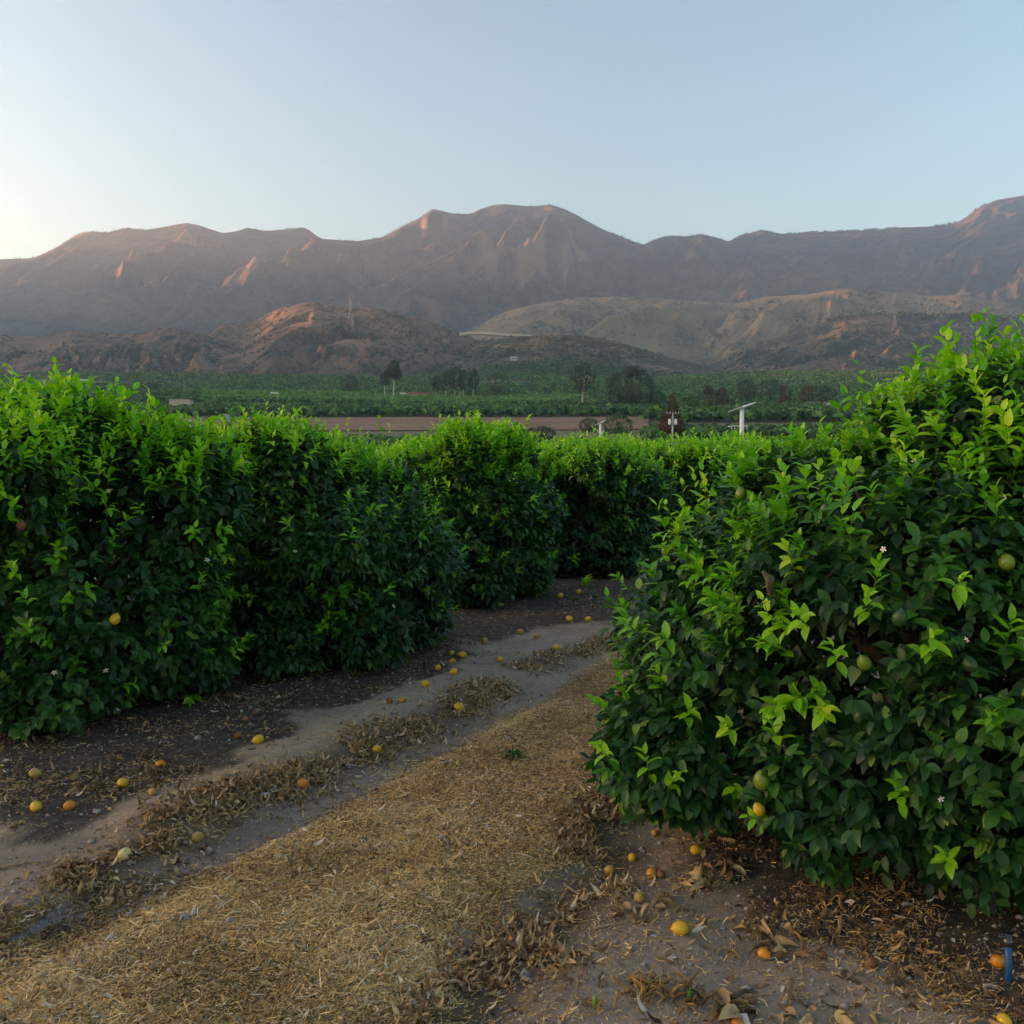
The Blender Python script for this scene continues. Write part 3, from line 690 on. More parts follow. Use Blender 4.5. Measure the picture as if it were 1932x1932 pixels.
G_ROW = 'lemon trees in the row left of the path'
ROWD = np.array([1.75, 2.95]); ROWN = np.array([-5.35, 3.17])
T = [np.array([-3.6, 7.55]), np.array([-1.98, 9.45]), np.array([-.75, 13.3]), np.array([1.15, 16.6])]
def gz(x, y): return float(ground_h(np.array([x]), np.array([y]))[0])
def G3(x, y): return (float(x), float(y), gz(x, y))

R1 = citrus(G3(2.4, 5.3),
  [(0, 0, .98, 1.72, 1.72, .95), (.25, 0, 1.45, 1.4, 1.5, .62), (.3, -.35, 1.92, .85, .85, .55), (-.70, -.05, 1.50, .55, .7, .52), (-1.42, -.45, .52, .5, .5, .40), (-1.58, -.55, .46, .38, .40, .30), (1.2, -.75, 1.6, 1.0, .9, .95), (-.25, -1.35, .75, .7, .5, .6), (-1.10, .1, 1.12, .52, .65, .5), (-.55, -.9, 1.2, .8, .7, .7), (-.8, -1.1, .50, .55, .45, .42), (-.15, -1.38, .46, .6, .42, .40), (.5, -1.5, .5, .6, .42, .44)],
  101, 7400, .092, 680, True, 'big lemon tree at the right, close to the camera, with bright new shoots', 'lemon trees in the row right of the path', 6,
  [(1390, 1010, .2), (1500, 1060, .2), (1460, 1160, .24), (1280, 1010, .2), (1265, 1050, .2), (1330, 970, .22), (1270, 1470, .2), (1225, 1440, .18), (1385, 1365, .16), (1300, 1350, .16), (1185, 1310, .2), (1195, 1165, .18), (1800, 1110, .14),
   (1790, 1605, .16), (1705, 1495, .14), (1655, 1090, .16), (1640, 1140, .14), (1520, 1170, .2), (1580, 1230, .16), (1360, 1150, .18), (1440, 1540, .2), (1150, 1420, .2), (1900, 1210, .16), (1215, 1560, .14), (1470, 1390, .12), (1560, 1330, .14), (1250, 1290, .14),
   (1640, 700, .3), (1855, 640, .34), (1790, 680, .3), (1905, 660, .26), (1740, 720, .26), (1580, 760, .24), (1380, 1480, .16), (1610, 1000, .16), (1700, 900, .2), (1820, 860, .24), (1600, 930, .2), (1480, 910, .2), (1400, 930, .2), (1320, 880, .22), (1290, 930, .22)],
  [(1437, 1472, 'lemon_lime', .036), (1395, 1495, 'lemon_lime', .028), (1432, 1527, 'lemon_yellow', .026), (1310, 1557, 'lemon_green', .034), (1332, 1566, 'lemon_green', .03), (1697, 1165, 'lemon_green', .031), (1622, 1350, 'lemon_green', .028), (1830, 1253, 'lemon_green', .028),
   (1318, 1278, 'lemon_green', .031), (1398, 932, 'lemon_lime', .030), (1200, 1110, 'lemon_green', .031), (1258, 1040, 'lemon_lime', .032), (1440, 1712, 'lemon_green', .028), (1425, 1635, 'lemon_lime', .026), (1560, 965, 'lemon_green', .032), (1630, 1250, 'lemon_lime', .028), (1900, 1060, 'lemon_lime', .03)],
  [(1795, 1725), (1668, 1045), (1885, 952), (1780, 1500), (1905, 1725), (1815, 1205), (1735, 870)], zmin=.14, deep=.16, flush_h=1.95, side_bias=.6)
# broken branch stub in the big tree
def stub():
    h = blob_first_hit([(2.4, 5.3, .98, 1.72, 1.72, .95), (1.85, 4.4, 1.2, .8, .7, .7)], np.array([0, 0, CAMZ]), ray(1450, 1120))
    p = h[1] - np.array([2.4, 5.3, 0]) - nrm(h[1] - [0, 0, CAMZ]) * .12
    mb = MB(); mb.tube([p + [.10, .35, -.12], p + [.05, .12, -.06], p + [.012, .02, -.015], p + [.0, 0, .02], p + [-.03, -.02, .055]], [.024, .020, .017, .015, .008], 8)
    mb.tube([p + [.30, .30, -.1], p + [.24, .05, -.0], p + [.27, -.02, .06]], [.014, .011, .006], 7)
    o = obj('broken_branch', mb.mesh('broken_branch', M['bark'], True), R1); o['label'] = 'brown broken branch stub'
stub()

def std_blobs(rg, r=1.45, top=2.45, extra=5):
    b = [(0, 0, .86, r, r, .98), (0, 0, top - .85, r * .80, r * .80, .58), (rg.uniform(-.2, .2), rg.uniform(-.2, .2), top - .52, r * .55, r * .55, .44)]
    for k in range(extra):
        a = k / extra * 6.28 + rg.uniform(-.4, .4); z = rg.uniform(.55, 1.75)
        b.append((math.cos(a) * r * .72, math.sin(a) * r * .72, z, r * .42, r * .42, rg.uniform(.35, .5)))
    for k in range(7):
        a = k / 7 * 6.28 + rg.uniform(-.3, .3)
        b.append((math.cos(a) * r * .70, math.sin(a) * r * .70, rg.uniform(.32, .46), r * .34, r * .34, rg.uniform(.34, .44)))
    for k in range(5):
        a = k / 5 * 6.28 + rg.uniform(-.5, .5); q = rg.uniform(.24, .34)
        b.append((math.cos(a) * r * .56, math.sin(a) * r * .56, top - .44 + rg.uniform(-.24, .2), r * q, r * q, .36))
    return b
rg0 = np.random.default_rng(50)
b1 = std_blobs(rg0, 1.30, 2.08) + [(-.45, -.2, 1.96, .7, .7, .46), (.15, -.25, 2.0, .5, .55, .40), (1.0, -.1, 1.55, .5, .55, .45)]
citrus(G3(*T[0]), b1, 201, 4800, .100, 760, True, 'lemon tree at the left edge, nearest in its row, with tall shoots on top', G_ROW, 6,
  [(115, 735, .34), (40, 765, .32), (210, 755, .28), (272, 745, .34), (160, 765, .28), (90, 770, .28), (290, 770, .24), (10, 790, .28), (365, 1000, .18), (232, 1000, .16), (200, 960, .15), (110, 1045, .15), (165, 1115, .16), (270, 960, .15), (370, 1100, .18), (120, 1010, .15), (395, 1150, .18), (60, 1190, .15), (300, 1215, .16), (440, 1225, .2), (360, 1310, .2), (140, 1260, .15), (110, 1390, .16), (395, 1400, .2), (260, 1400, .16), (30, 1080, .15), (20, 960, .2), (420, 1000, .2), (290, 1330, .15), (50, 1130, .15)],
  [(217, 1168, 'lemon_yellow', .036), (252, 1386, 'lemon_yellow', .034), (200, 1179, 'lemon_green', .034), (40, 990, 'lemon_brown', .030)], [(200, 930), (192, 1268), (213, 1335), (103, 1272), (383, 1060), (456, 893)], flush_h=1.9)
b2 = std_blobs(rg0, 1.33, 2.13)
citrus(G3(*T[1]), b2, 202, 4800, .104, 760, False, 'second lemon tree of the left row, over dropped yellow fruit', G_ROW, 6,
  [(565, 790, .32), (660, 790, .3), (730, 800, .3), (440, 800, .3), (420, 790, .34), (600, 810, .25), (500, 830, .25), (510, 945, .2), (640, 880, .2), (740, 975, .2), (475, 1120, .2), (605, 1180, .2), (730, 1110, .2), (820, 950, .2), (830, 1140, .2), (570, 1290, .2), (650, 1280, .2), (855, 1200, .2)],
  [(545, 1020, 'lemon_green', .03), (770, 1050, 'lemon_green', .03)], [(738, 1148), (705, 985), (785, 1170), (560, 1040)], flush_h=1.85)
b3 = std_blobs(rg0, 1.28, 2.24)
citrus(G3(*T[2]), b3, 203, 3800, .12, 800, False, 'third lemon tree of the left row, dark, beside a bend of the path', G_ROW, 6,
  [(900, 800, .3), (840, 800, .28), (960, 800, .3), (930, 985, .2), (1020, 975, .2)], [], [], flush_h=1.85)
b4 = std_blobs(rg0, 1.45, 2.24)
citrus(G3(*T[3]), b4, 204, 3400, .13, 700, False, 'fourth lemon tree of the left row, partly hidden by the big right tree', G_ROW, 6, [(1080, 830, .3), (1150, 830, .3)], [], [], flush_h=1.75)

# copies further back: three kinds of tree, copied with their parts
tpls = []
for k in range(3):
    p = [np.array([3.3, 19.3]), np.array([-7.2, 14.2]), np.array([-5.0, 17.6])][k]
    tpls.append(citrus(G3(*p), std_blobs(rg0, 1.5, 2.26), 300 + k, 2300, .15, 560, False,
        ['lemon tree beyond the fourth of the left row, at the far end of the path', 'lemon tree behind the left edge tree, one row further back', 'lemon tree behind the second tree, one row further back'][k],
        'lemon trees further back in the orchard', 6, flush_h=1.7))
taken = [np.array(t) for t in T] + [np.array([2.4, 5.3]), np.array([3.3, 19.3]), np.array([-7.2, 14.2]), np.array([-5.0, 17.6])]
nplaced = 0
for i in range(-6, 11):
    for j in range(-6, 22):
        p = T[0] + ROWD * j + ROWN * i + rng.normal(0, .25, 2)
        if not (8 < p[1] < 56) or abs(p[0]) > .60 * p[1] + .5: continue
        if i == 0 and j < 4: continue
        if i == -1 and j < 1: continue
        if min(np.linalg.norm(p - q) for q in taken) < 2.4: continue
        taken.append(p)
        side = 'behind the big right tree' if i < 0 else ('beyond the end of the path' if i == 0 else 'behind the left row')
        copy_tree(tpls[int(rng.integers(3))], G3(*p), rng.uniform(0, 6.28), rng.uniform(.95, 1.06), 'lemon tree with a bright green top standing ' + side, 'lemon trees ' + side)
        nplaced += 1
print('orchard copies', nplaced)

# ------------------------------------------------------------------ ground litter
def scatter_mask(n, mask, box, rg):
    out = []
    tot = 0
    while tot < n:
        # sample denser near the camera: uniform in 1/y
        y = 1 / rg.uniform(1 / box[3], 1 / box[2], n * 2); x = rg.uniform(box[0], box[1], n * 2)
        keepx = np.abs(x) < .62 * y + .35
        P = np.c_[x, y][keepx]
        P = P[rg.random(len(P)) < mask(P)]
        out.append(P); tot += len(P)
    return np.concatenate(out)[:n]
def straw(n, mask, box, seed, lmin, lmax, w, tone_mu, lift, tilt=.3):
    rg = np.random.default_rng(seed)
    P = scatter_mask(n, mask, box, rg)
    z = ground_h(P[:,0], P[:,1])
    a = rg.normal(.55, .9, n); A = np.c_[np.cos(a), np.sin(a), rg.normal(0, tilt, n)]; A = nrm(A)
    S = nrm(np.cross(np.array([0, 0, 1.]), A) + np.c_[np.zeros((n, 2)), rg.normal(0, .5, n)]); Up = np.cross(A, S)
    L = rg.uniform(lmin, lmax, n) * rg.uniform(.6, 1.2, n); W = w * rg.uniform(.6, 1.5, n)
    C = np.c_[P, z + np.abs(rg.normal(0, lift, n)) + .003]
    bend = rg.normal(0, .14, n); sb = rg.normal(0, .16, n)
    V = []
    for s, bw in ((-.5, 0.), (0., 1.), (.5, 0.)):
        c = C + A * (L * s)[:, None] + Up * (L * bend * bw)[:, None] + S * (L * sb * bw)[:, None]
        V += [c + S * (W / 2)[:, None], c - S * (W / 2)[:, None]]
    V = np.stack(V, 1).reshape(-1, 3)
    q = np.array([[0,1,3,2],[2,3,5,4]])
    Fq = (q[None] + (np.arange(n) * 6)[:, None, None]).reshape(-1, 4)
    cl = fbm(P[:,0] / .5, P[:,1] / .5, None, 71, 3) - .5
    tone = np.clip(rg.normal(tone_mu, .22, n) + cl * .75, 0, .95); tone = np.where(rg.random(n) < .03, 1, tone)
    return V, Fq, np.repeat(tone, 6)
def m_straw(P):
    s = sd(P, STRAW) + (fbm(P[:,0] / .3, P[:,1] / .3, None, 11, 4) - .5) * .5
    c = fbm(P[:,0] / .45, P[:,1] / .45, None, 72, 3)
    return sstep(.10, -.12, s) * (.22 + .78 * sstep(.36, .6, c)) + .02 * (s < .8)
def m_litter(P):
    w = fbm(P[:,0] / .3, P[:,1] / .3, None, 73, 3)
    d = np.minimum.reduce([seg_dist(P, p, False) for p in (LITTER_L, LITTER_L2)])
    d2 = np.minimum.reduce([seg_dist(P, p, False) for p in (LITTER_R, STRAW_R)])
    return np.clip(np.exp(-(d / .16) ** 2) + .8 * np.exp(-(d2 / .15) ** 2) * sstep(.38, .6, w), 0, 1) * sstep(.25, .55, w)
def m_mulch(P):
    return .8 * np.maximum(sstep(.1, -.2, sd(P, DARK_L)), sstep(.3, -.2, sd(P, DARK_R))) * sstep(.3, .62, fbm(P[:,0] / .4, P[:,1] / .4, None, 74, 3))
def m_all(P): return np.full(len(P), .9)
def m_right(P):
    return sstep(.0, .2, sd(P, STRAW)) * sstep(.45, .62, fbm(P[:,0] / .35, P[:,1] / .35, None, 78, 3))
def m_grey(P): return sstep(.1, -.15, sd(P, GREY_L)) * .7 + .08 * sstep(.3, .0, sd(P, STRAW))
BOX = (-4.5, 4.5, 2.9, 14.5)
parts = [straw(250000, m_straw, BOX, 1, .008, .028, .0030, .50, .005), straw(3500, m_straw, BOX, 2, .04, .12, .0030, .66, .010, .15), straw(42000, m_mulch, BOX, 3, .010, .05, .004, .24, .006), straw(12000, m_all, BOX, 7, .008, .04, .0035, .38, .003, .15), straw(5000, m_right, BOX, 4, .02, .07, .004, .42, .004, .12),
         straw(22000, m_grey, BOX, 6, .012, .05, .0045, .34, .006, .2), straw(6000, m_litter, (-4.5, 4.5, 2.9, 13), 5, .015, .06, .0038, .5, .009)]
off, Vs, Fs, Ts = 0, [], [], []
for V, Fq, tn in parts: Vs.append(V); Fs.append(Fq + off); Ts.append(tn); off += len(V)
tag(obj('straw', mesh_np('straw', np.concatenate(Vs), np.concatenate(Fs), M['straw'], False, dict(tone=np.concatenate(Ts)))), 'dry straw and grass clippings covering the orchard path', 'straw', kind='stuff')
def dry_leaves():
    rg = np.random.default_rng(9)
    allp = []
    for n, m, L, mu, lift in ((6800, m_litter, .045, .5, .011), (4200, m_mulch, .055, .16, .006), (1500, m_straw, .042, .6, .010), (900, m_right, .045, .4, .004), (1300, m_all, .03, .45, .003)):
        P = scatter_mask(n, m, BOX, rg); z = ground_h(P[:,0], P[:,1])
        a = rg.uniform(0, 6.28, n); A = nrm(np.c_[np.cos(a), np.sin(a), rg.normal(0, .35, n)])
        B = np.array([0, 0, 1.]) + rg.normal(0, .5, (n, 3)); Nn = nrm(B - (B * A).sum(1, keepdims=True) * A)
        flip = np.where(rg.random(n) < .5, -1, 1)[:, None]
        tone = np.clip(rg.normal(mu, .22, n), 0, .93); tone = np.where(rg.random(n) < .025, 1, tone)
        allp.append(leaf_mesh_arrays(np.c_[P, z + np.abs(rg.normal(0, lift, n)) + .006], A, Nn * flip, L * rg.uniform(.6, 1.25, n), tone, True, .78, rg.uniform(.5, 4.5, n)))
    off, Vs, Fs, Ts = 0, [], [], []
    for V, Fq, tn in allp: Vs.append(V); Fs.append(Fq + off); Ts.append(tn); off += len(V)
    tag(obj('dry_leaves', mesh_np('dry_leaves', np.concatenate(Vs), np.concatenate(Fs), M['dryleaf'], True, dict(tone=np.concatenate(Ts)))), 'brown fallen citrus leaves in drifts beside the path and under the trees', 'leaf litter', kind='stuff')
dry_leaves()
def crumbs():                                # clods and grit on the bare soil
    rg = np.random.default_rng(12); n = 16000
    P = scatter_mask(n, m_all, BOX, rg); z = ground_h(P[:,0], P[:,1])
    r = rg.gamma(1.3, .0030, n) + .0015
    O = np.array([[1,0,0],[0,1,0],[-1,0,0],[0,-1,0],[0,0,.8],[0,0,-.6]], float)
    V = np.c_[P, z + r * .2][:, None] + O[None] * (r[:, None] * rg.uniform(.6, 1.3, (n, 6)))[..., None]
    f = np.array([[0,1,4],[1,2,4],[2,3,4],[3,0,4],[1,0,5],[2,1,5],[3,2,5],[0,3,5]])
    Fa = (f[None] + (np.arange(n) * 6)[:, None, None]).reshape(-1, 3)
    tag(obj('soil_clods', mesh_np('soil_clods', V.reshape(-1, 3), Fa, M['stone'], True)), 'small clods and grit strewn over the bare soil', 'soil', kind='stuff')
crumbs()

# ------------------------------------------------------------------ fallen lemons: (u, v, kind, radius, label)
LEM = [
 (1283, 1749, 'lemon_yellow', .034, 'large bright yellow lemon alone on bare soil, nearest the camera'),
 (1442, 1798, 'lemon_orange', .026, 'round orange lemon at the edge of the shaded mulch, lower right'),
 (1587, 1917, 'half', .027, 'cut half lemon showing its flesh, at the bottom edge'),
 (1392, 1931, 'lemon_orange', .026, 'orange lemon under curled dry leaves at the bottom edge'),
 (1418, 1887, 'lemon_brown', .020, 'small brown shrivelled lemon just above the bottom edge'),
 (1193, 1616, 'lemon_yellow', .024, 'yellow lemon on the dry leaf drift, left of the two touching lemons'),
 (1150, 1640, 'lemon_dull', .026, 'dull yellow lemon half buried in the right leaf drift'),
 (1230, 1646, 'lemon_orange', .028, 'orange lemon touching a brown one on dark soil'),
 (1247, 1648, 'lemon_brown', .024, 'brown lemon touching an orange one on dark soil'),
 (1314, 1602, 'lemon_yellow', .028, 'yellow lemon on dark soil just under the big tree'),
 (1318, 1643, 'lemon_dull', .026, 'dull mottled lemon above a curled dry leaf, under the big tree'),
 (1206, 1692, 'lemon_dull', .026, 'dull orange lemon beside a dry leaf clump on the right bare soil'),
 (1236, 1571, 'lemon_dull', .022, 'small dull lemon tucked under the lowest shoots of the big tree'),
 (1884, 1812, 'lemon_orange', .028, 'orange lemon beside the blue pipe'),
 (1895, 1924, 'lemon_yellow', .026, 'greenish yellow lemon in the bottom right corner'),
 (870, 1838, 'lemon_brown', .024, 'dried brown lemon on the bare track, bottom centre'),
 (1643, 1815, 'lemon_brown', .026, 'dark rotten lemon in the mulch under the big tree'),
 (1552, 1800, 'lemon_brown', .020, 'brown lemon in the mulch left of the dark rotten one'),
 (235, 1609, 'lemon_pale', .033, 'pale faded lemon by the long straw stalk, lower left'),
 (68, 1520, 'lemon_yellow', .034, 'yellow lemon on dark mulch, lower left, beside an orange one'),
 (131, 1518, 'lemon_orange', .030, 'orange lemon on dark mulch, lower left, beside a yellow one'),
 (66, 1457, 'lemon_dull', .034, 'dull orange lemon in the shade under the left edge tree'),
 (232, 1475, 'lemon_yellow', .033, 'mottled yellow lemon on mulch in front of the left edge tree'),
 (303, 1440, 'lemon_orange', .030, 'orange lemon with a small brown one beside it, by the left edge tree'),
 (293, 1448, 'lemon_brown', .024, 'small brown lemon left of an orange one, by the left edge tree'),
 (288, 1493, 'lemon_dull', .026, 'dull yellow lemon sunk in mulch near the soil hump'),
 (372, 1558, 'lemon_dull', .030, 'orange lemon buried in the left leaf drift'),
 (487, 1394, 'lemon_yellow', .036, 'bright yellow lemon on mulch above the pale soil ridge'),
 (449, 1386, 'lemon_brown', .032, 'rotten orange brown lemon left of the bright yellow one'),
 (463, 1356, 'lemon_brown', .030, 'dark orange lemon in deep shade between the first two trees'),
 (482, 1344, 'lemon_brown', .028, 'dark brown lemon farthest into the shade between the first two trees'),
 (570, 1477, 'lemon_orange', .036, 'bright orange lemon at the end of the leaf drift beside the track'),
 (531, 1502, 'lemon_brown', .030, 'brown lemon in leaf litter left of the bright orange one'),
 (711, 1414, 'lemon_yellow', .033, 'yellow lemon nestled in the leaf drift at mid path'),
 (866, 1333, 'lemon_yellow', .042, 'large elongated yellow lemon on the leaf drift at mid path'),
 (759, 1319, 'lemon_dull', .030, 'dull brownish lemon at the shade edge of the second tree'),
 (735, 1321, 'lemon_brown', .032, 'reddish brown lemon at the shade edge of the second tree'),
 (802, 1289, 'lemon_yellow', .036, 'yellow lemon on mulch, lowest of the scatter by the second tree'),
 (826, 1259, 'lemon_yellow', .036, 'yellow lemon leftmost in the scatter beside the second tree'),
 (856, 1266, 'lemon_yellow', .036, 'yellow lemon at the front of the scatter beside the second tree'),
 (853, 1247, 'lemon_orange', .034, 'orange yellow lemon in the middle of the scatter beside the second tree'),
 (872, 1234, 'lemon_yellow', .042, 'large yellow lemon at the right of the scatter beside the second tree'),
 (852, 1231, 'lemon_yellow', .032, 'small yellow lemon at the back of the scatter beside the second tree'),
 (943, 1243, 'lemon_yellow', .036, 'yellow lemon alone on grey soil near the third tree'),
 (1049, 1221, 'lemon_yellow', .044, 'yellow lemon on the far leaf drift by the track'),
 (914, 1208, 'lemon_dull', .046, 'dull orange lemon in the shade under the third tree'),
 (982, 1191, 'lemon_dull', .042, 'dull lemon on mulch in front of the third tree'),
 (1013, 1199, 'lemon_dull', .038, 'tan lemon at the edge of mulch right of the third tree'),
 (1074, 1164, 'lemon_yellow', .048, 'yellow lemon on the far mulch in front of the fourth tree'),
 (1110, 1167, 'lemon_yellow', .042, 'flattened yellow lemon right of another, in front of the fourth tree'),
 (1057, 1123, 'lemon_yellow', .05, 'pale yellow lemon under the fourth tree, leftmost of two'),
 (1092, 1116, 'lemon_yellow', .05, 'yellow lemon under the fourth tree, rightmost of two'),
]
rgl = np.random.default_rng(33)
for i, (u, v, kd, r, lab) in enumerate(LEM):
    r *= .92
    if v < 1260: r *= .9
    z = 0.0
    for _ in range(4):
        p = gp(u, v, z + r * .9); z = gz(p[0], p[1])
    if kd == 'half':
        root = empty('half_lemon', (p[0], p[1], z + r * .75), lab, 'lemon', 'lemons fallen on the ground')
        mb = MB(); n = 20; prof = [(.05, -.95), (.4, -.85), (.75, -.55), (.95, -.15), (1, .05)]
        V = [(q * math.cos(j / n * 6.2832) * r, q * math.sin(j / n * 6.2832) * r, w * r) for q, w in prof for j in range(n)]
        mb.add(V, [[a * n + j, a * n + (j + 1) % n, (a + 1) * n + (j + 1) % n, (a + 1) * n + j] for a in range(len(prof) - 1) for j in range(n)])
        o = obj('rind', mb.mesh('rind', M['lemon_orange'], True), root)
        mb = MB(); V = [(math.cos(j / n * 6.2832) * r * q, math.sin(j / n * 6.2832) * r * q, z0 * r) for q, z0 in ((.985, .05), (.86, .09), (.80, .05), (.12, .06)) for j in range(n)] + [(0, 0, .02 * r)]
        mb.add(V, [[a * n + j, a * n + (j + 1) % n, (a + 1) * n + (j + 1) % n, (a + 1) * n + j] for a in range(3) for j in range(n)], [[3 * n + j, 3 * n + (j + 1) % n, 4 * n] for j in range(n)])
        o2 = obj('flesh', mb.mesh('flesh', M['pith'], True), root)
        root.rotation_euler = (.75, -.15, .3); continue
    me = lemon_mesh('lemon', M[kd], r, rgl.uniform(1.0, 1.2), i + 5)
    o = obj('lemon', me, None, (p[0], p[1], z + r * (.74 if 'brown' not in kd else .7)))
    if kd == 'lemon_brown': o.scale = (1, .9, .8)
    o.rotation_euler = (math.pi / 2 + rgl.normal(0, .25), rgl.uniform(0, 6.28), rgl.uniform(0, 6.28))
    if kd == 'lemon_brown': o.rotation_euler = (rgl.normal(0, .3), rgl.normal(0, .3), rgl.uniform(0, 6.28))
    tag(o, lab, 'lemon', 'lemons fallen on the ground')

# ------------------------------------------------------------------ small things on the ground
def stalk(name, pts, r, lab, cat, mat='twig', lift=.012):
    P = []
    for (u, v) in pts:
        p = gp(u, v, .02); P.append((p[0], p[1], gz(p[0], p[1]) + lift))
    mb = MB(); mb.tube(P, np.linspace(r, r * .45, len(P)), 6)
    tag(obj(name, mb.mesh(name, M[mat], True)), lab, cat)
stalk('straw_stalk', [(-20, 1634), (40, 1624), (90, 1621), (140, 1623), (200, 1628)], .007, 'long pale dry stalk lying on the bare soil at the left edge', 'stalk')
stalk('twig', [(1064, 1655), (1085, 1668), (1110, 1681)], .008, 'short grey twig lying beside the right leaf drift', 'twig')
stalk('twig', [(1120, 1752), (1160, 1744), (1190, 1747)], .006, 'thin dark twig curving over the right bare soil', 'twig')
stalk('twig', [(120, 1812), (140, 1815), (163, 1820)], .012, 'thick pale stick on the straw, lower left', 'stick')
stalk('twig', [(1000, 1943), (1025, 1930), (1048, 1921)], .006, 'grey twig at the bottom edge on the bare soil', 'twig')
stalk('straw_stalk', [(1380, 1888), (1405, 1872), (1430, 1878)], .010, 'dark curved stem beside the shrivelled lemon at the bottom edge', 'stalk', 'bark', .03)
def tuft(u, v, nb, h, mat, lab, name, cat, spread=.08, w=.008, tone=(.5, .15)):
    rg = np.random.default_rng(int(u)); p = gp(u, v, .02); z = gz(p[0], p[1])
    n = nb; a = rg.uniform(0, 6.28, n); e = rg.uniform(.15, 1, n)
    A = nrm(np.c_[np.cos(a) * e * .8, np.sin(a) * e * .8, np.full(n, 1.0)]); B = np.c_[np.cos(a), np.sin(a), np.zeros(n)] * .6 + [0, 0, .3]
    Nn = nrm(B - (B * A).sum(1, keepdims=True) * A)
    P = np.c_[rg.normal(0, spread * .4, n), rg.normal(0, spread * .4, n), np.zeros(n)]
    V, Fa, tn = leaf_mesh_arrays(P, A, -Nn, h * rg.uniform(.5, 1.1, n), np.clip(rg.normal(*tone, n), 0, 1), True, w, rg.uniform(.5, 2.5, n))
    root = empty(name, (p[0], p[1], z), lab, cat)
    obj('blades', mesh_np('blades', V, Fa, M[mat], True, dict(tone=tn)), root)
    mb = MB(); mb.tube([(0, 0, -.02), (0, 0, .02), (0.005, 0, .05)], [.012, .010, .004], 6)
    obj('root_crown', mb.mesh('root_crown', M['stem'], True), root)
tuft(1180, 1264, 60, .13, 'flush', 'small bright green grass tuft on the path by the big tree', 'grass_tuft', 'grass', .12, .18)
tuft(970, 1432, 46, .07, 'leaf', 'low grey green weed in the straw at mid path', 'weed', 'weed', .12, .3, (.6, .2))
tuft(1104, 1112, 12, .25, 'flush', 'bright green seedling at the far end of the path', 'seedling', 'weed', .05, .6)
tuft(1225, 1862, 60, .09, 'straw', 'dry bristly weed tuft on the right bare soil', 'dry_tuft', 'weed', .10, .12, (.45, .2))
tuft(1300, 1878, 60, .08, 'straw', 'dry weed tuft right of the bristly one, near the bottom edge', 'dry_tuft', 'weed', .12, .12, (.35, .2))
tuft(1122, 1890, 24, .05, 'straw', 'tiny yellow dry tuft on bare soil at the bottom centre', 'dry_tuft', 'weed', .04, .14, (.6, .15))
def leaf_clump(u, v, n, lab, s=.075, mat='dryleaf', mu=.6):
    rg = np.random.default_rng(int(u * 3 + v)); p = gp(u, v, .02); z = gz(p[0], p[1])
    a = rg.uniform(0, 6.28, n); A = nrm(np.c_[np.cos(a), np.sin(a), rg.uniform(-.1, .6, n)])
    B = np.array([0, 0, 1.]) + rg.normal(0, .6, (n, 3)); Nn = nrm(B - (B * A).sum(1, keepdims=True) * A)
    P = np.c_[rg.normal(0, .05, n), rg.normal(0, .03, n), np.abs(rg.normal(.012, .012, n))]
    V, Fa, tn = leaf_mesh_arrays(P, A, Nn, s * rg.uniform(.6, 1.2, n), np.clip(rg.normal(mu, .18, n), 0, 1), True, .9, rg.uniform(1, 4, n))
    tag(obj('dry_leaf_clump', mesh_np('dry_leaf_clump', V, Fa, M[mat], True, dict(tone=tn)), None, (p[0], p[1], z)), lab, 'dry leaves', 'curled dry leaf clumps')
leaf_clump(1318, 1668, 16, 'curled brown dry leaves below the mottled lemon, under the big tree')
leaf_clump(1262, 1702, 9, 'pale curled dry leaves on bare soil right of the dull orange lemon')
leaf_clump(1195, 1722, 12, 'tan dry leaf clump on the ridge of the right bare soil')
leaf_clump(1430, 1752, 18, 'dry curled leaves at the edge of the big tree shade')
leaf_clump(1545, 1925, 12, 'yellow brown dry leaves left of the cut half lemon')
leaf_clump(1385, 1912, 8, 'large curled dry leaf over the orange lemon at the bottom edge', .12)
leaf_clump(1475, 1790, 8, 'dry leaves beside the round orange lemon in the mulch')
leaf_clump(155, 1640, 30, 'rusty brown dry weed clump at the end of the long stalk', .07, 'dryleaf', .35)
leaf_clump(1385, 1640, 16, 'rusty hanging dry leaves under the big tree skirt', .11, 'dryleaf', .3)

# blue irrigation riser
def pipe():
    p = gp(1903, 1862, .02); z = gz(p[0], p[1]); b = np.array([p[0], p[1], z])
    root = empty('irrigation_pipe', b, 'short blue irrigation pipe standing under the big tree, lower right corner', 'pipe')
    mb = MB(); mb.tube([(0, 0, -.05), (-.002, 0, .06), (-.006, .004, .15)], [.013, .0135, .0135], 14); obj('riser', mb.mesh('riser', M['blue'], True), root)
    mb = MB(); mb.tube([(-.006, .004, .145), (-.007, .004, .165), (-.007, .004, .168), (-.008, .004, .19)], [.019, .019, .016, .016], 14)
    mb.tube([(-.007, .004, .178), (-.05, -.012, .186)], [.009, .006], 8); o = obj('sprinkler_head', mb.mesh('sprinkler_head', M['window'], True), root)
pipe()

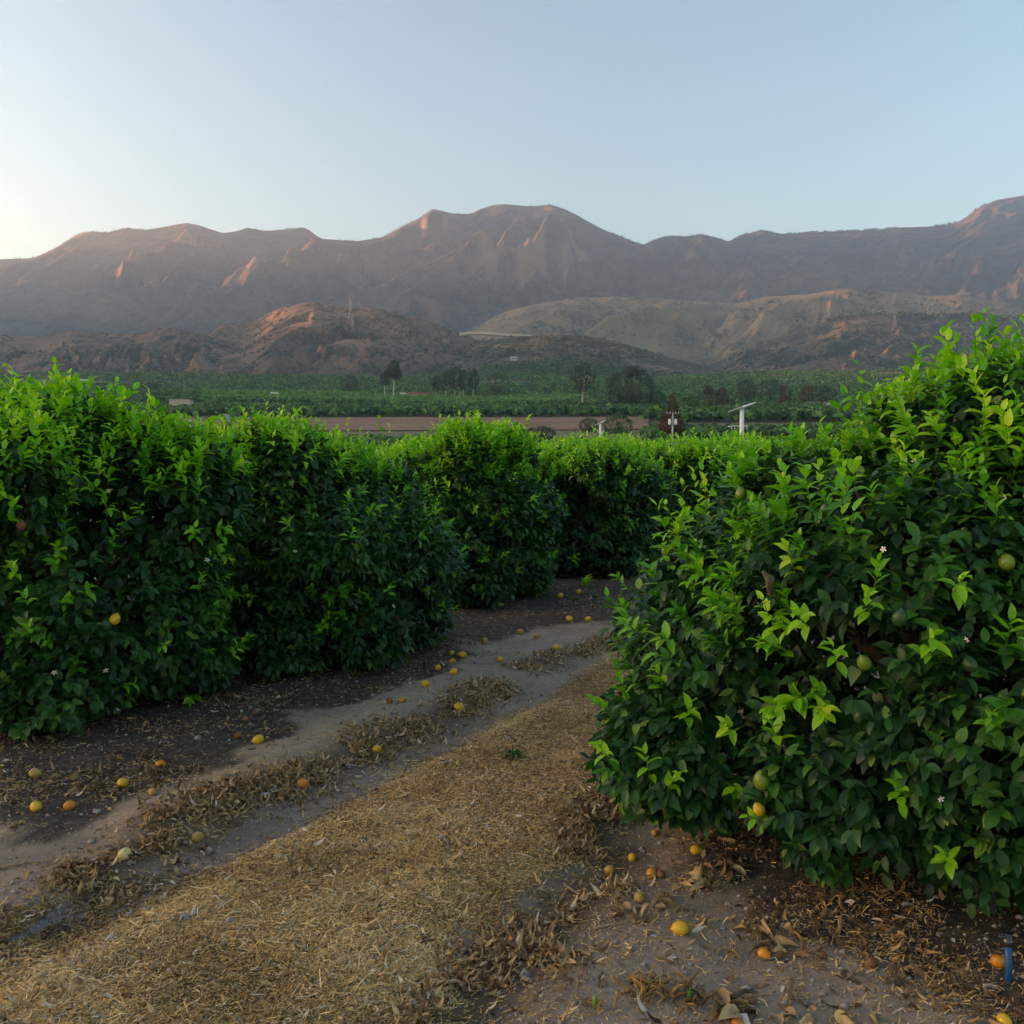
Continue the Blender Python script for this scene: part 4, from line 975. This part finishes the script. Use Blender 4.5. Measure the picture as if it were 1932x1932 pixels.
# ------------------------------------------------------------------ middle distance: fields, trees, buildings
def sheet(name, corners_px, depths, mat, lift=.25, nx=60, ny=20, noise_amp=.2):
    # four corners: (u at near-left, u at near-right, u at far-left, u at far-right) with depths near/far
    (nl, nr_), (fl, fr) = corners_px; yn, yf = depths
    V = []
    for j in range(ny + 1):
        t = j / ny
        for i in range(nx + 1):
            s = i / nx
            y = (yn(s) if callable(yn) else yn) * (1 - t) + (yf(s) if callable(yf) else yf) * t
            u = (nl + (nr_ - nl) * s) * (1 - t) + (fl + (fr - fl) * s) * t
            V.append(((u - CX) / F * y, y, 0))
    V = np.array(V); V[:, 2] = ground_h(V[:,0], V[:,1]) + lift
    i = (np.arange(ny)[:, None] * (nx + 1) + np.arange(nx)[None]).ravel()
    return tag(obj(name, mesh_np(name, V, np.c_[i, i + 1, i + nx + 2, i + nx + 1], mat, True)), kind='structure')
def field_mat(name, a, b, c):
    m, nt, out = new_mat(name); g = geo(nt)
    n = noise(nt, .05, 6, .65, g); n2 = noise(nt, .8, 4, .7, g)
    w = N(nt, 'ShaderNodeTexWave', wave_type='BANDS', bands_direction='Y'); w.inputs['Scale'].default_value = .09; w.inputs['Distortion'].default_value = 3; w.inputs['Detail'].default_value = 3
    nt.links.new(g, w.inputs['Vector'])
    f = math_(nt, 'ADD', math_(nt, 'MULTIPLY', n, .6), math_(nt, 'ADD', math_(nt, 'MULTIPLY', n2, .25), math_(nt, 'MULTIPLY', w.outputs['Fac'], .15)))
    pbsdf(nt, out, ramp(nt, f, [(.35, a), (.52, b), (.68, c)]), .95, .1, n2, .5, .2); return m
M['plough'] = field_mat('ploughed_field', (.17, .105, .075), (.235, .15, .105), (.29, .19, .13))
M['vine'] = field_mat('green_field', (.05, .10, .035), (.075, .15, .045), (.10, .19, .06))
def yb(v):                                   # forward depth at which the rising ground is seen at row v
    ys = np.linspace(60, 2200, 3000); vv = VH - (np.interp(ys, YB, ZB) - CAMZ) / ys * F
    return float(ys[np.argmin(np.abs(vv - v))])
sheet('field', ((300, 1220), (400, 1225)), (lambda s: yb(816 - 5 * s), lambda s: yb(796 - 9 * min(1, s * 3)))
      , M['plough'], .3, 90, 24)

G_FAR = 'trees of the far orchards'
def far_tree_arrays(C, S, Hh, k, rg):        # cheap crowns of leaf clumps for many trees
    n = len(C)
    d = nrm(rg.normal(size=(n, k, 3))); d[..., 2] = np.abs(d[..., 2]) * 1.0 - .25
    P = C[:, None] + d * np.stack([S, S, Hh * .5], -1)[:, None] * rg.uniform(.55, 1.05, (n, k, 1)) + np.stack([0 * S, 0 * S, Hh * .52], -1)[:, None]
    nv = nrm(d + rg.normal(0, .5, d.shape)); ref = nrm(rg.normal(size=d.shape))
    a = nrm(np.cross(nv, ref)); b = np.cross(nv, a)
    s = (S[:, None, None] * rg.uniform(.38, .7, (n, k, 1)))
    V = np.stack([P + a * s, P + b * s * .8, P - a * s, P - b * s * .8], 2).reshape(-1, 3)
    Fq = (np.arange(n * k)[:, None] * 4 + np.arange(4)[None])
    tone = np.clip(rg.normal(.5, .2, n)[:, None] + rg.normal(0, .18, (n, k)), 0, 1)
    return V, Fq, np.repeat(tone.ravel(), 4)
def orchard_far():
    rg = np.random.default_rng(90)
    pts = []
    for y0, y1, sx, sy, rot, hgt, dens in ((60, 235, 4.2, 6.5, .35, 2.7, 1), (235, 325, 5, 6, .1, 3.2, 1), (385, 560, 5.5, 6, .05, 4.4, 1), (560, 640, 5, 5, -.1, 2.0, 1), (640, 800, 9.5, 4.6, .30, 4.6, 1), (800, 1150, 10.5, 5.2, .62, 4.8, .97), (1150, 1750, 11.5, 6.5, .75, 5.2, .9)):
        X, Y = np.meshgrid(np.arange(-.66 * y1, .66 * y1, sx), np.arange(y0 - 200, y1 + 200, sy))
        x = (X + (Y - y0) * math.tan(rot)).ravel() if abs(rot) < 1 else X.ravel(); y = Y.ravel()
        x = x + rg.normal(0, sx * .1, len(x)); y = y + rg.normal(0, sy * .1, len(y))
        ok = (y > y0) & (y < y1) & (np.abs(x) < .64 * y + 10) & (rg.random(len(x)) < dens)
        pts.append(np.c_[x, y, np.full(len(x), hgt), np.full(len(x), min(sx, 6.2))][ok])
    P = np.concatenate(pts)
    u = CX + F * P[:, 0] / P[:, 1]
    z = ground_h(P[:,0], P[:,1]); v = VH - (z - CAMZ) / P[:,1] * F
    infield = (v < 834) & (v > 780) & (u > 296 + 3.2 * np.clip(v - 800, 0, 40)) & (u < 1215) & (P[:,1] > yb(834)) & (P[:,1] < yb(786))
    nse = fbm(P[:,0] / 180, P[:,1] / 180, None, 8, 3)
    keep = ~infield & (nse > .25)
    P, z = P[keep], z[keep]
    o = np.argsort(P[:, 1]); return P[o], z[o], rg
P, Z, rgf = orchard_far()
print('far orchard trees', len(P))
n_ind = 150
# a run of far trees nearest to the viewer, each its own object (three meshes shared)
fm = []
for k in range(4):
    V, Fq, tn = far_tree_arrays(np.zeros((1, 3)), np.array([1.25]), np.array([2.6]), 260, rgf)
    ctr = V.reshape(-1, 4, 3).mean(1, keepdims=True)
    V = ((V.reshape(-1, 4, 3) - ctr) * .3 + ctr).reshape(-1, 3)
    fm.append((mesh_np('crown', V, Fq, M['flush'] if k == 9 else M['farleaf'], True, dict(tone=tn)), trunk_mesh('trunk', rgf, 2.2, .07, 3, .6, M['bark'], sub=0)))
first = P[:n_ind]
protos = []
for i in range(n_ind):
    k = i % 4
    s = float(first[i, 2] / 2.6 * rgf.uniform(.88, 1.1))
    loc = (float(first[i, 0]), float(first[i, 1]), float(Z[i]))
    if i < 4:
        r = empty('orchard_tree', loc, 'small dark green tree in the rows between the near orchard and the ploughed field', 'tree', G_FAR)
        obj('crown', fm[k][0], r); obj('trunk', fm[k][1], r); protos.append(r); r.scale = (s, s, s)
    else:
        copy_tree(protos[k], loc, float(rgf.uniform(0, 6.28)), s)
rest, zr = P[n_ind:], Z[n_ind:]
near = rest[:, 1] < 330
Vs, Fs, Ts, off = [], [], [], 0
for msk, k in ((near, 60), (~near & (rest[:,1] < 820), 22), (rest[:,1] >= 820, 11)):
    C = np.c_[rest[msk][:, :2], zr[msk]]
    V, Fq, tn = far_tree_arrays(C, rest[msk][:, 3] * .5 * rgf.uniform(.8, 1.1, msk.sum()), rest[msk][:, 2] * rgf.uniform(.8, 1.12, msk.sum()), k, rgf)
    if k == 60:
        ctr = V.reshape(-1, 4, 3).mean(1, keepdims=True); V = ((V.reshape(-1, 4, 3) - ctr) * .6 + ctr).reshape(-1, 3)
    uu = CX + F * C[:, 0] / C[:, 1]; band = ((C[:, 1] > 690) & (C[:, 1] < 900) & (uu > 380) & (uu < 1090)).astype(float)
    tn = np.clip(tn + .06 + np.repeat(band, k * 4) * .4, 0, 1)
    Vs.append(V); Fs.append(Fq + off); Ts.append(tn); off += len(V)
us_, t_, X_, Y_, H_ = RANGES['low_spur']
ii, jj = np.meshgrid(np.arange(2, 46, 2), np.arange(0, len(us_), 4), indexing='ij'); ii, jj = ii.ravel(), jj.ravel()
ok = (us_[jj] > 900) & (us_[jj] < 1330) & (Y_[ii, jj] > 1420)
C = np.c_[X_[ii, jj], Y_[ii, jj], H_[ii, jj]][ok]
V, Fq, tn = far_tree_arrays(C, np.full(len(C), 3.0), np.full(len(C), 5.2), 12, rgf); Vs.append(V); Fs.append(Fq + off); Ts.append(tn); off += len(V)
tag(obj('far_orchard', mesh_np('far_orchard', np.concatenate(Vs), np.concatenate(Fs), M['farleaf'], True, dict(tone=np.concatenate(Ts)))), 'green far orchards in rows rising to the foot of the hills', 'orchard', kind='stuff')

def bg_tree(u, Y, w, h, leafm, barkm, lab, blobs=None, n=1500, leaf=.9, fork=.45, trunk_r=None, name='tree', base_v=None, nlimb=5, group=None, seed=None):
    x = (u - CX) / F * Y; z = gz(x, Y)
    rg = np.random.default_rng(seed or int(u * 7 + Y))
    root = empty(name, (x, Y, z), lab, 'tree', group)
    blobs = blobs or [(0, 0, .62, .42, .42, .34), (.22, 0, .5, .3, .3, .26), (-.24, .05, .52, .28, .28, .26), (.05, -.1, .82, .26, .26, .17), (-.12, .1, .36, .3, .3, .18)]
    B = [(b[0] * w, b[1] * w, b[2] * h, b[3] * w, b[4] * w, b[5] * h) for b in blobs]
    obj('trunk', trunk_mesh('trunk', rg, h * .85, trunk_r or h * .018, nlimb, w * .3, M[barkm], h * .01, 2, fork), root)
    P, Nv = blob_points(B, n, rg, .3, .04 * h, .3, int(u))
    dn = fbm(P[:,0] / (w * .14), P[:,1] / (w * .14), P[:,2] / (w * .14), int(u), 2); th = .46 if blobs is not None and blobs[0][2] > .7 else .36; P, Nv = P[dn > th], Nv[dn > th]; n = len(P)
    D = nrm(Nv + rg.normal(0, .6, P.shape)); tl = np.full(n, leaf * .8)
    p, a, nn, ll, ti = twigs_to_leaves(P - D * .3 * leaf, D, 5, tl, np.full(n, leaf), rg, .3)
    V, Fa, tn = leaf_mesh_arrays(p, a, nn, ll, np.clip(rg.normal(.5, .2, n)[ti] + rg.normal(0, .12, len(ti)), 0, 1), False, 1.2)
    obj('crown', mesh_np('crown', V, Fa, M[leafm], True, dict(tone=tn)), root)
    return root
EUC = [(0, 0, .80, .34, .34, .17), (.2, 0, .66, .26, .26, .15), (-.22, 0, .70, .24, .24, .14), (.05, .1, .93, .2, .2, .09)]
CON = [(0, 0, .36, .5, .5, .13), (0, 0, .50, .40, .40, .12), (0, 0, .64, .30, .30, .12), (0, 0, .78, .2, .2, .12), (0, 0, .92, .1, .1, .09)]
DOME = [(0, 0, .42, .5, .5, .42), (.25, 0, .55, .28, .28, .3), (-.22, 0, .6, .3, .3, .3), (.05, 0, .75, .3, .3, .24), (-.3, 0, .3, .22, .22, .26), (.34, 0, .3, .2, .2, .26)]
bg_tree(1188, 560, 27, 26, 'duskleaf', 'greybark', 'largest dark spreading tree in the valley, right of centre', DOME, 2600, 1.1)
bg_tree(1098, 610, 19, 29, 'duskleaf', 'palebark', 'tall tree with a white trunk left of the largest dark tree', EUC + [(0, 0, .5, .28, .28, .14)], 1100, 1.0, .4, .55)
bg_tree(1266, 210, 6.8, 11.2, 'rustleaf', 'greybark', 'rusty brown cone shaped tree behind the utility pole', CON, 1500, .34, .6, name='conifer')
bg_tree(1110, 330, 6.2, 5.2, 'duskleaf', 'greybark', 'round dark tree standing at the right end of the ploughed field', DOME, 900, .35)
bg_tree(1165, 310, 9, 6.5, 'farleaf', 'greybark', 'pale green bushy tree right of the ploughed field', DOME, 1100, .4)
bg_tree(743, 840, 17, 34, 'duskleaf', 'palebark', 'tall eucalyptus with two pale trunks left of the red roofed house', EUC, 1200, 1.2, .5, .6, 'eucalyptus')
bg_tree(727, 850, 9, 24, 'duskleaf', 'palebark', 'slim eucalyptus left of the taller pale trunked one', EUC, 500, 1.1, .55, .35, 'eucalyptus')
for i, (u, w, h) in enumerate([(842, 15, 27), (858, 17, 31), (875, 16, 28), (893, 14, 29), (824, 13, 22)]):
    bg_tree(u, 850 + 9 * i, w, h, 'duskleaf', 'palebark', ['eucalyptus at the left part of the grove right of the red roofed house', 'tallest eucalyptus in the grove right of the red roofed house', 'middle eucalyptus of the grove right of the red roofed house', 'rightmost eucalyptus of the grove', 'low eucalyptus just right of the red roofed house'][i], EUC + [(0, 0, .5, .3, .3, .16)], 800, 1.2, .4, .4, 'eucalyptus', group='eucalyptus grove by the house')
bg_tree(1358, 640, 9, 14, 'redleaf', 'greybark', 'reddish tree left of the big fan mast', DOME, 700, .8)
bg_tree(1335, 660, 8, 15, 'rustleaf', 'greybark', 'thin brownish tree left of the reddish one', EUC, 500, .8)
bg_tree(1478, 700, 9, 17, 'redleaf', 'greybark', 'red brown tree in the valley right of the big fan mast', DOME, 600, .9)
bg_tree(1518, 700, 10, 16, 'redleaf', 'greybark', 'dull red tree next to the shoots of the big lemon tree', DOME, 600, .9)
bg_tree(1405, 760, 16, 20, 'duskleaf', 'greybark', 'dark tree behind the big fan mast', DOME, 900, 1.1)
bg_tree(1450, 820, 22, 19, 'duskleaf', 'greybark', 'dark clump of tree between the two red trees and the mast', DOME, 900, 1.1)
bg_tree(1545, 640, 20, 16, 'duskleaf', 'greybark', 'dark tree above the white house at the right', DOME, 900, 1.0)
bg_tree(1300, 480, 10, 10, 'farleaf', 'greybark', 'green tree right of the rusty conifer', DOME, 700, .7)
bg_tree(1350, 520, 14, 12, 'duskleaf', 'greybark', 'dark green tree below the reddish one', DOME, 800, .8)
bg_tree(660, 900, 16, 20, 'duskleaf', 'greybark', 'dark tree at the foot of the tower hill', DOME, 600, 1.2)
bg_tree(290, 900, 18, 14, 'duskleaf', 'greybark', 'dark tree at the left foot of the brown hill', DOME, 600, 1.2)
bg_tree(940, 900, 22, 26, 'duskleaf', 'greybark', 'dark tree right of the eucalyptus grove', DOME, 800, 1.2)
bg_tree(1020, 260, 8, 3.6, 'duskleaf', 'greybark', 'low dark bush tree behind the third lemon tree', DOME, 900, .35)
bg_tree(1235, 600, 13, 12, 'farleaf', 'greybark', 'green tree right of the largest dark tree', DOME, 700, .9)

# buildings
def building(u, Y, w, d, h, lab, wallm='cream', roofm='greywall', roof='gable', wins=3, rot=0.0, name='house', dz=0.0, base=None):
    if base is None: x = (u - CX) / F * Y; z = gz(x, Y)
    else: x, Y, z = base
    root = empty(name, (x, Y, z + dz), lab, 'building'); root.rotation_euler = (0, 0, rot)
    mb = MB(); mb.box((0, 0, h / 2 - .5), (w, d, h + 1)); obj('wall', mb.mesh('wall', M[wallm]), root)
    mb = MB()
    if roof == 'gable':
        e = .5; rh = d * .22
        V = [(-w/2-e, -d/2-e, h), (w/2+e, -d/2-e, h), (w/2+e, d/2+e, h), (-w/2-e, d/2+e, h), (-w/2-e, 0, h+rh), (w/2+e, 0, h+rh)]
        V = [(a, b, c + .01) for a, b, c in V]
        mb.add(V, [[0,1,5,4],[2,3,4,5],[3,2,1,0]], [[0,4,3],[1,2,5]])
    else:
        mb.box((0, 0, h + .13), (w + .4, d + .4, .24))
    obj('roof', mb.mesh('roof', M[roofm]), root)
    for i in range(wins):
        mb = MB(); mb.box(((i + .5) / wins * w - w / 2, -d / 2 - .04, h * .55), (w / wins * .4, .12, h * .34)); obj('window', mb.mesh('window', M['window']), root)
    return root
building(345, 520, 10.5, 9, 4.0, 'cream flat roofed shed standing in the orchard at the left', 'cream', 'cream', 'flat', 0, .1, 'shed', 2.6)
def tank():
    x = (428 - CX) / F * 400; z = gz(x, 400)
    root = empty('water_tank', (x, 400, z), 'grey round water tank at the far edge of the ploughed field', 'tank')
    mb = MB(); mb.tube([(0, 0, -.5), (0, 0, 2.7)], [1.75, 1.75], 24); obj('shell', mb.mesh('shell', M['greywall']), root)
    mb = MB(); mb.tube([(0, 0, 2.71), (0, 0, 3.05), (0, 0, 3.2)], [1.85, .9, .12], 24); obj('roof', mb.mesh('roof', M['greywall']), root)
tank()
building(790, 870, 20, 10, 4.2, 'house with a red tiled roof left of the eucalyptus grove', 'cream', 'roof', 'gable', 4, .05)
building(765, 880, 9, 8, 3.4, 'small cream outbuilding left of the red roofed house', 'cream', 'cream', 'gable', 1, -.1, 'outbuilding')
def wall(u0, u1, Y, h, lab, mat='white', name='wall'):
    x0, x1 = (u0 - CX) / F * Y, (u1 - CX) / F * Y; z = max(gz(x0, Y), gz(x1, Y))
    o = empty(name, ((x0 + x1) / 2, Y, z), lab, 'wall')
    mb = MB(); mb.box((0, 0, h / 2 - 1), (x1 - x0, .4, h + 2)); obj('panel', mb.mesh('panel', M[mat]), o)
    mb = MB(); mb.box((0, 0, h + .06), (x1 - x0 + .2, .55, .12)); obj('coping', mb.mesh('coping', M['cream']), o)
wall(757, 832, 820, 2.6, 'long white wall in front of the red roofed house')
wall(1132, 1157, 560, 2.4, 'low white wall left of the largest dark tree')
wall(1207, 1232, 300, 1.3, 'pale low wall right of the ploughed field', 'cream')
building(970, 1500, 13, 9, 5, 'pale house on the dark hillside above the orchards', 'greywall', 'greywall', 'gable', 2, .1, base=tuple(hit('low_spur', 970, 680)))
building(157, 1250, 22, 12, 8, 'white house behind the left edge tree top, below the brown hills', 'white', 'greywall', 'gable', 2, 0, dz=2)
building(1540, 560, 12, 8, 3.6, 'white walled house seen beside the shoots of the big lemon tree', 'cream', 'pole', 'gable', 4, -.35, dz=-.6)
building(1572, 540, 7, 6, 3.0, 'grey outbuilding at the right of the white walled house', 'greywall', 'greywall', 'gable', 2, .1, 'outbuilding', dz=.3)
building(520, 760, 5, 4, 3.0, 'tiny white pump house in the left orchards', 'white', 'white', 'flat', 1, 0, 'pump_house', 2.5)
def greenhouse():
    Y = 270; x = (1391 - CX) / F * Y; z = gz(x, Y)
    root = empty('packing_shelter', (x, Y, z), 'long low white roofed shelter on posts behind the big fan mast', 'shelter')
    mb = MB(); mb.box((0, 0, 3.4), (5.0, 3.0, .22)); obj('roof', mb.mesh('roof', M['white']), root)
    for i in range(6):
        mb = MB(); mb.box((-2.2 + i * .88, -1.3, 1.6), (.16, .16, 3.3)); obj('post', mb.mesh('post', M['white']), root)
greenhouse()

# frost fans (wind machines)
def fan(u, Y, v_top, blade_half_px, tilt, yaw, lab, mast_r):
    x = (u - CX) / F * Y; z = gz(x, Y)
    top = at(u, v_top, Y)[2] - z
    root = empty('frost_fan', (x, Y, z), lab, 'frost fan', 'frost fans standing in the orchard')
    bl = blade_half_px / F * Y
    mb = MB(); mb.tube([(0, 0, -.3), (0, 0, top * .5), (0, 0, top)], [mast_r, mast_r * .96, mast_r * .92], 16); obj('mast', mb.mesh('mast', M['white'], True), root)
    mb = MB(); mb.box((0, 0, top + mast_r * .45), (mast_r * 2.0, mast_r * 2.6, mast_r * .9), yaw); obj('gearbox', mb.mesh('gearbox', M['steel']), root)
    for s in (-1, 1):
        ca, sa = math.cos(tilt), math.sin(tilt)
        n = 10; V = []
        for i in range(n + 1):
            t = .06 + .94 * i / n; w = mast_r * (.75 - .28 * t); tw = .35 - .25 * t
            for (a, b) in ((-w, -.05), (w, -.05), (w, .05), (-w, .05)):
                V.append((s * t * bl, a * math.cos(tw), s * a * math.sin(tw) + b * mast_r / .3 * 1.0))
        V = np.array(V); V = np.c_[V[:,0] * ca - V[:,2] * sa, V[:,1], V[:,0] * sa + V[:,2] * ca]
        cy, sy = math.cos(yaw), math.sin(yaw); V = np.c_[V[:,0] * cy - V[:,1] * sy, V[:,0] * sy + V[:,1] * cy, V[:,2]] + [0, 0, top + mast_r * .95]
        f4 = [[i*4+j, i*4+(j+1)%4, i*4+4+(j+1)%4, i*4+4+j] for i in range(n) for j in range(4)] + [[0,1,2,3],[4*n+3,4*n+2,4*n+1,4*n]]
        mb = MB(); mb.add(V, f4); obj('blade', mb.mesh('blade', M['white']), root)
    mb = MB(); mb.box((mast_r * 2.2, 0, 1.0), (1.1, .9, 1.0)); obj('engine_box', mb.mesh('engine_box', M['steel']), root)
fan(1398, 115, 772, 27, .33, 0, 'large white frost fan mast with a tilted blade, nearest of the fans', .27)
fan(1132, 200, 800, 11.5, .45, 0, 'white frost fan with a tilted blade right of the ploughed field', .27)
fan(948, 250, 797, 10, -.35, 0, 'white frost fan with its blade tipped left, against the ploughed field', .25)
fan(362, 290, 794, 9.5, 0, 0, 'small white frost fan with a level blade at the left end of the ploughed field', .25)
def stake(u, Y, vt, lab, r=.06):
    x = (u - CX) / F * Y; z = gz(x, Y); top = at(u, vt, Y)[2] - z
    root = empty('field_post', (x, Y, z), lab, 'post')
    mb = MB(); mb.tube([(0, 0, -.3), (0, 0, top)], [r, r], 8); obj('post', mb.mesh('post', M['roof']), root)
    mb = MB(); mb.tube([(0, 0, top), (0, 0, top + .08)], [r * 1.4, r * .5], 8); obj('cap', mb.mesh('cap', M['steel']), root)
stake(474, 300, 797, 'thin red brown post in front of the ploughed field')
stake(552, 310, 799, 'second thin post in front of the ploughed field, right of the first')
def utility_pole():
    Y = 150; x = (1268 - CX) / F * Y; z = gz(x, Y)
    root = empty('utility_pole', (x, Y, z), 'grey utility pole with two white transformers in front of the rusty conifer', 'utility pole')
    top = at(1268, 778, Y)[2] - z
    mb = MB(); mb.tube([(0, 0, -.3), (0, 0, top)], [.17, .12], 10); obj('pole', mb.mesh('pole', M['steel'], True), root)
    for s in (-1, 1):
        mb = MB(); mb.tube([(s * .48, 0, top - 1.9), (s * .48, 0, top - 1.1), (s * .48, 0, top - 1.02)], [.23, .23, .1], 12); mb.box((s * .24, 0, top - 1.5), (.3, .08, .1)); obj('transformer', mb.mesh('transformer', M['white'], False), root)
    mb = MB(); mb.box((0, .02, top - .2), (2.0, .12, .14)); obj('crossarm', mb.mesh('crossarm', M['pole']), root)
    for s in (-.9, -.45, .45, .9):
        mb = MB(); mb.tube([(s, .02, top - .13), (s, .02, top + .1)], [.06, .035], 8); obj('insulator', mb.mesh('insulator', M['white']), root)
utility_pole()
def pylon(base, h, lab, w=7.0):
    root = empty('transmission_tower', tuple(base), lab, 'power pylon', 'power pylons on the hills')
    mb = MB(); r = .10
    hs = [0, .18, .34, .48, .6, .72, .86, 1.0]; ws = [1, .78, .6, .45, .32, .24, .2, .05]
    for k in range(len(hs) - 1):
        a = [np.array([sx * ws[k] * w / 2, sy * ws[k] * w / 2, hs[k] * h]) for sx, sy in ((-1,-1),(1,-1),(1,1),(-1,1))]
        b = [np.array([sx * ws[k+1] * w / 2, sy * ws[k+1] * w / 2, hs[k+1] * h]) for sx, sy in ((-1,-1),(1,-1),(1,1),(-1,1))]
        for j in range(4):
            mb.tube([a[j], b[j]], [r, r], 4); mb.tube([a[j], b[(j+1)%4]], [r * .6, r * .6], 4); mb.tube([b[j], b[(j+1)%4]], [r * .6, r * .6], 4)
    obj('lattice', mb.mesh('lattice', M['steel']), root)
    for zz, wd in ((.66, 7.5), (.78, 6.5), (.9, 5.0)):
        mb = MB(); mb.tube([(-wd, 0, zz * h), (0, 0, zz * h + .8), (wd, 0, zz * h)], [.12, .25, .12], 4); mb.tube([(-wd, 0, zz * h), (wd, 0, zz * h)], [.1, .1], 4); obj('crossarm', mb.mesh('crossarm', M['steel']), root)
b = hit('tower_hill', 661, 622); pylon(b, (622 - 566) / F * b[1], 'steel lattice power pylon on the brown hill left of centre', 13)
b = hit('scrub_hill', 1688, 640); pylon(b, (632 - 592) / F * b[1], 'faint lattice power pylon on the scrub hill at the right', 13)

# small dark trees and shrubs along ridgelines and on the slopes
def shrubs():
    rg = np.random.default_rng(77); C, S, Hh = [], [], []
    def put(nm, n, tmin, tmax, smin, smax, tall, umin=-200, umax=2200, thr=.5, sc=120.):
        us, t, X, Y, H = RANGES[nm]; nf = int((t <= 1).sum())
        j = rg.integers(0, len(us), n * 6); i = np.clip((rg.uniform(tmin, tmax, n * 6) * (nf - 1)).round().astype(int), 0, nf - 1)
        x, y, h = X[i, j], Y[i, j], H[i, j]
        x = x + rg.normal(0, 6, len(x))
        ok = (us[j] > umin) & (us[j] < umax) & (fbm(x / sc, y / sc, None, 5, 3) > thr)
        k = np.where(ok)[0][:n]
        s = rg.uniform(smin, smax, len(k))
        hh = s * tall * rg.uniform(.8, 1.4, len(k)); C.append(np.c_[x[k], y[k], h[k] - .3 * hh]); S.append(s); Hh.append(hh)
    put('mountain', 320, 1, 1, 4, 8, 2.2, 1480, 1860, .40, 300.); put('mountain', 260, 1, 1, 3, 7, 1.8, -50, 1500, .45, 300.)
    put('tower_hill', 1300, .1, 1, 1.3, 3.4, 1.2, thr=.48); put('left_hill', 700, .1, 1, 1.3, 3.2, 1.2, thr=.5); put('low_spur', 2200, .1, 1, 1.6, 4, 1.3, thr=.4); put('scrub_hill', 2600, .05, .95, 2, 4.6, 1.3, thr=.42)
    put('grass_hill', 700, .1, .95, 3, 7, 1.2, thr=.6); put('scrub_hill', 260, .93, 1, 5, 9, 1.6, 1560, 1950, .2)
    C, S, Hh = np.concatenate(C), np.concatenate(S), np.concatenate(Hh)
    V, Fq, tn = far_tree_arrays(C, S, Hh, 16, rg)
    tag(obj('hill_shrubs', mesh_np('hill_shrubs', V, Fq, M['duskleaf'], True, dict(tone=tn))), 'dark shrubs and small trees scattered over the hills and along the ridges', 'shrubs', kind='stuff')
shrubs()
# pale cut of the road across the foot of the grass hill
def road_cut():
    pts = [(866, 631), (885, 628), (910, 628), (940, 630), (965, 632), (990, 634), (1005, 634)]
    V = []
    for (u, v) in pts:
        p = hit('low_spur', u, 640); q = at(u, v, 2120.)
        V += [q + [0, 0, -3], q + [0, 0, 3.2], q + [0, 14, 3.2], q + [0, 14, -3]]
    f = [[i*4+j, i*4+(j+1)%4, i*4+4+(j+1)%4, i*4+4+j] for i in range(len(pts) - 1) for j in range(4)] + [[0,3,2,1],[4*len(pts)-4,4*len(pts)-3,4*len(pts)-2,4*len(pts)-1]]
    tag(obj('road', mesh_np('road', np.array(V), np.array(f), M['cream'], False)), kind='structure')
road_cut()

# ------------------------------------------------------------------ haze
def haze():
    mb = MB(); mb.box((300, 3300, 1080), (17300, 12800, 2220))
    m, nt, out = new_mat('haze')
    pv = N(nt, 'ShaderNodeVolumePrincipled'); pv.inputs['Color'].default_value = (.58, .78, 1.0, 1); pv.inputs['Density'].default_value = .82e-4; pv.inputs['Anisotropy'].default_value = .60
    pv.inputs['Density Attribute'].default_value = ''
    nt.links.new(pv.outputs[0], out.inputs['Volume'])
    tag(obj('haze', mb.mesh('haze', m)), 'pale blue evening haze filling the valley air', 'haze', kind='stuff')
haze()

# ------------------------------------------------------------------ sky and sun
SUN_AZ, SUN_EL = math.radians(-90), math.radians(4.0)       # azimuth from +Y towards +X
W = bpy.data.worlds.new('World'); SC.world = W; W.use_nodes = True
nt = W.node_tree; bg = nt.nodes['Background']
sky = nt.nodes.new('ShaderNodeTexSky'); sky.sky_type = 'NISHITA'; sky.sun_disc = False
sky.sun_elevation = SUN_EL; sky.sun_rotation = SUN_AZ; sky.altitude = 200; sky.air_density = 1.0; sky.dust_density = 1.0; sky.ozone_density = 1.2
gm = nt.nodes.new('ShaderNodeGamma'); gm.inputs['Gamma'].default_value = 1.2; nt.links.new(sky.outputs[0], gm.inputs['Color'])
bg.inputs['Strength'].default_value = .15
nt.links.new(mix(nt, 1.0, gm.outputs[0], (.955, .868, .835), 'MULTIPLY'), bg.inputs['Color'])
ld = bpy.data.lights.new('sun', 'SUN'); ld.energy = 5.0; ld.angle = math.radians(.5); ld.color = (1.0, .41, .17)
lo = bpy.data.objects.new('sun', ld); COL.objects.link(lo)
sd_ = Vector((math.sin(SUN_AZ) * math.cos(SUN_EL), math.cos(SUN_AZ) * math.cos(SUN_EL), math.sin(SUN_EL)))
lo.rotation_euler = sd_.to_track_quat('Z', 'Y').to_euler(); lo.location = (-20, 0, 30)

cam = bpy.data.cameras.new('camera'); cam.angle = 2 * math.atan(966 / F); cam.clip_start = .05; cam.clip_end = 40000
co = bpy.data.objects.new('camera', cam); COL.objects.link(co); co.location = (0, 0, CAMZ); co.rotation_euler = (math.pi / 2 - TH, 0, 0)
SC.camera = co
vs = SC.view_settings; vs.view_transform = 'Standard'; vs.look = 'None'; vs.gamma = 1; vs.use_curve_mapping = False; vs.exposure = 2.15
cy = SC.cycles
cy.max_bounces = 6; cy.diffuse_bounces = 3; cy.glossy_bounces = 2; cy.transmission_bounces = 3; cy.volume_bounces = 2; cy.transparent_max_bounces = 4
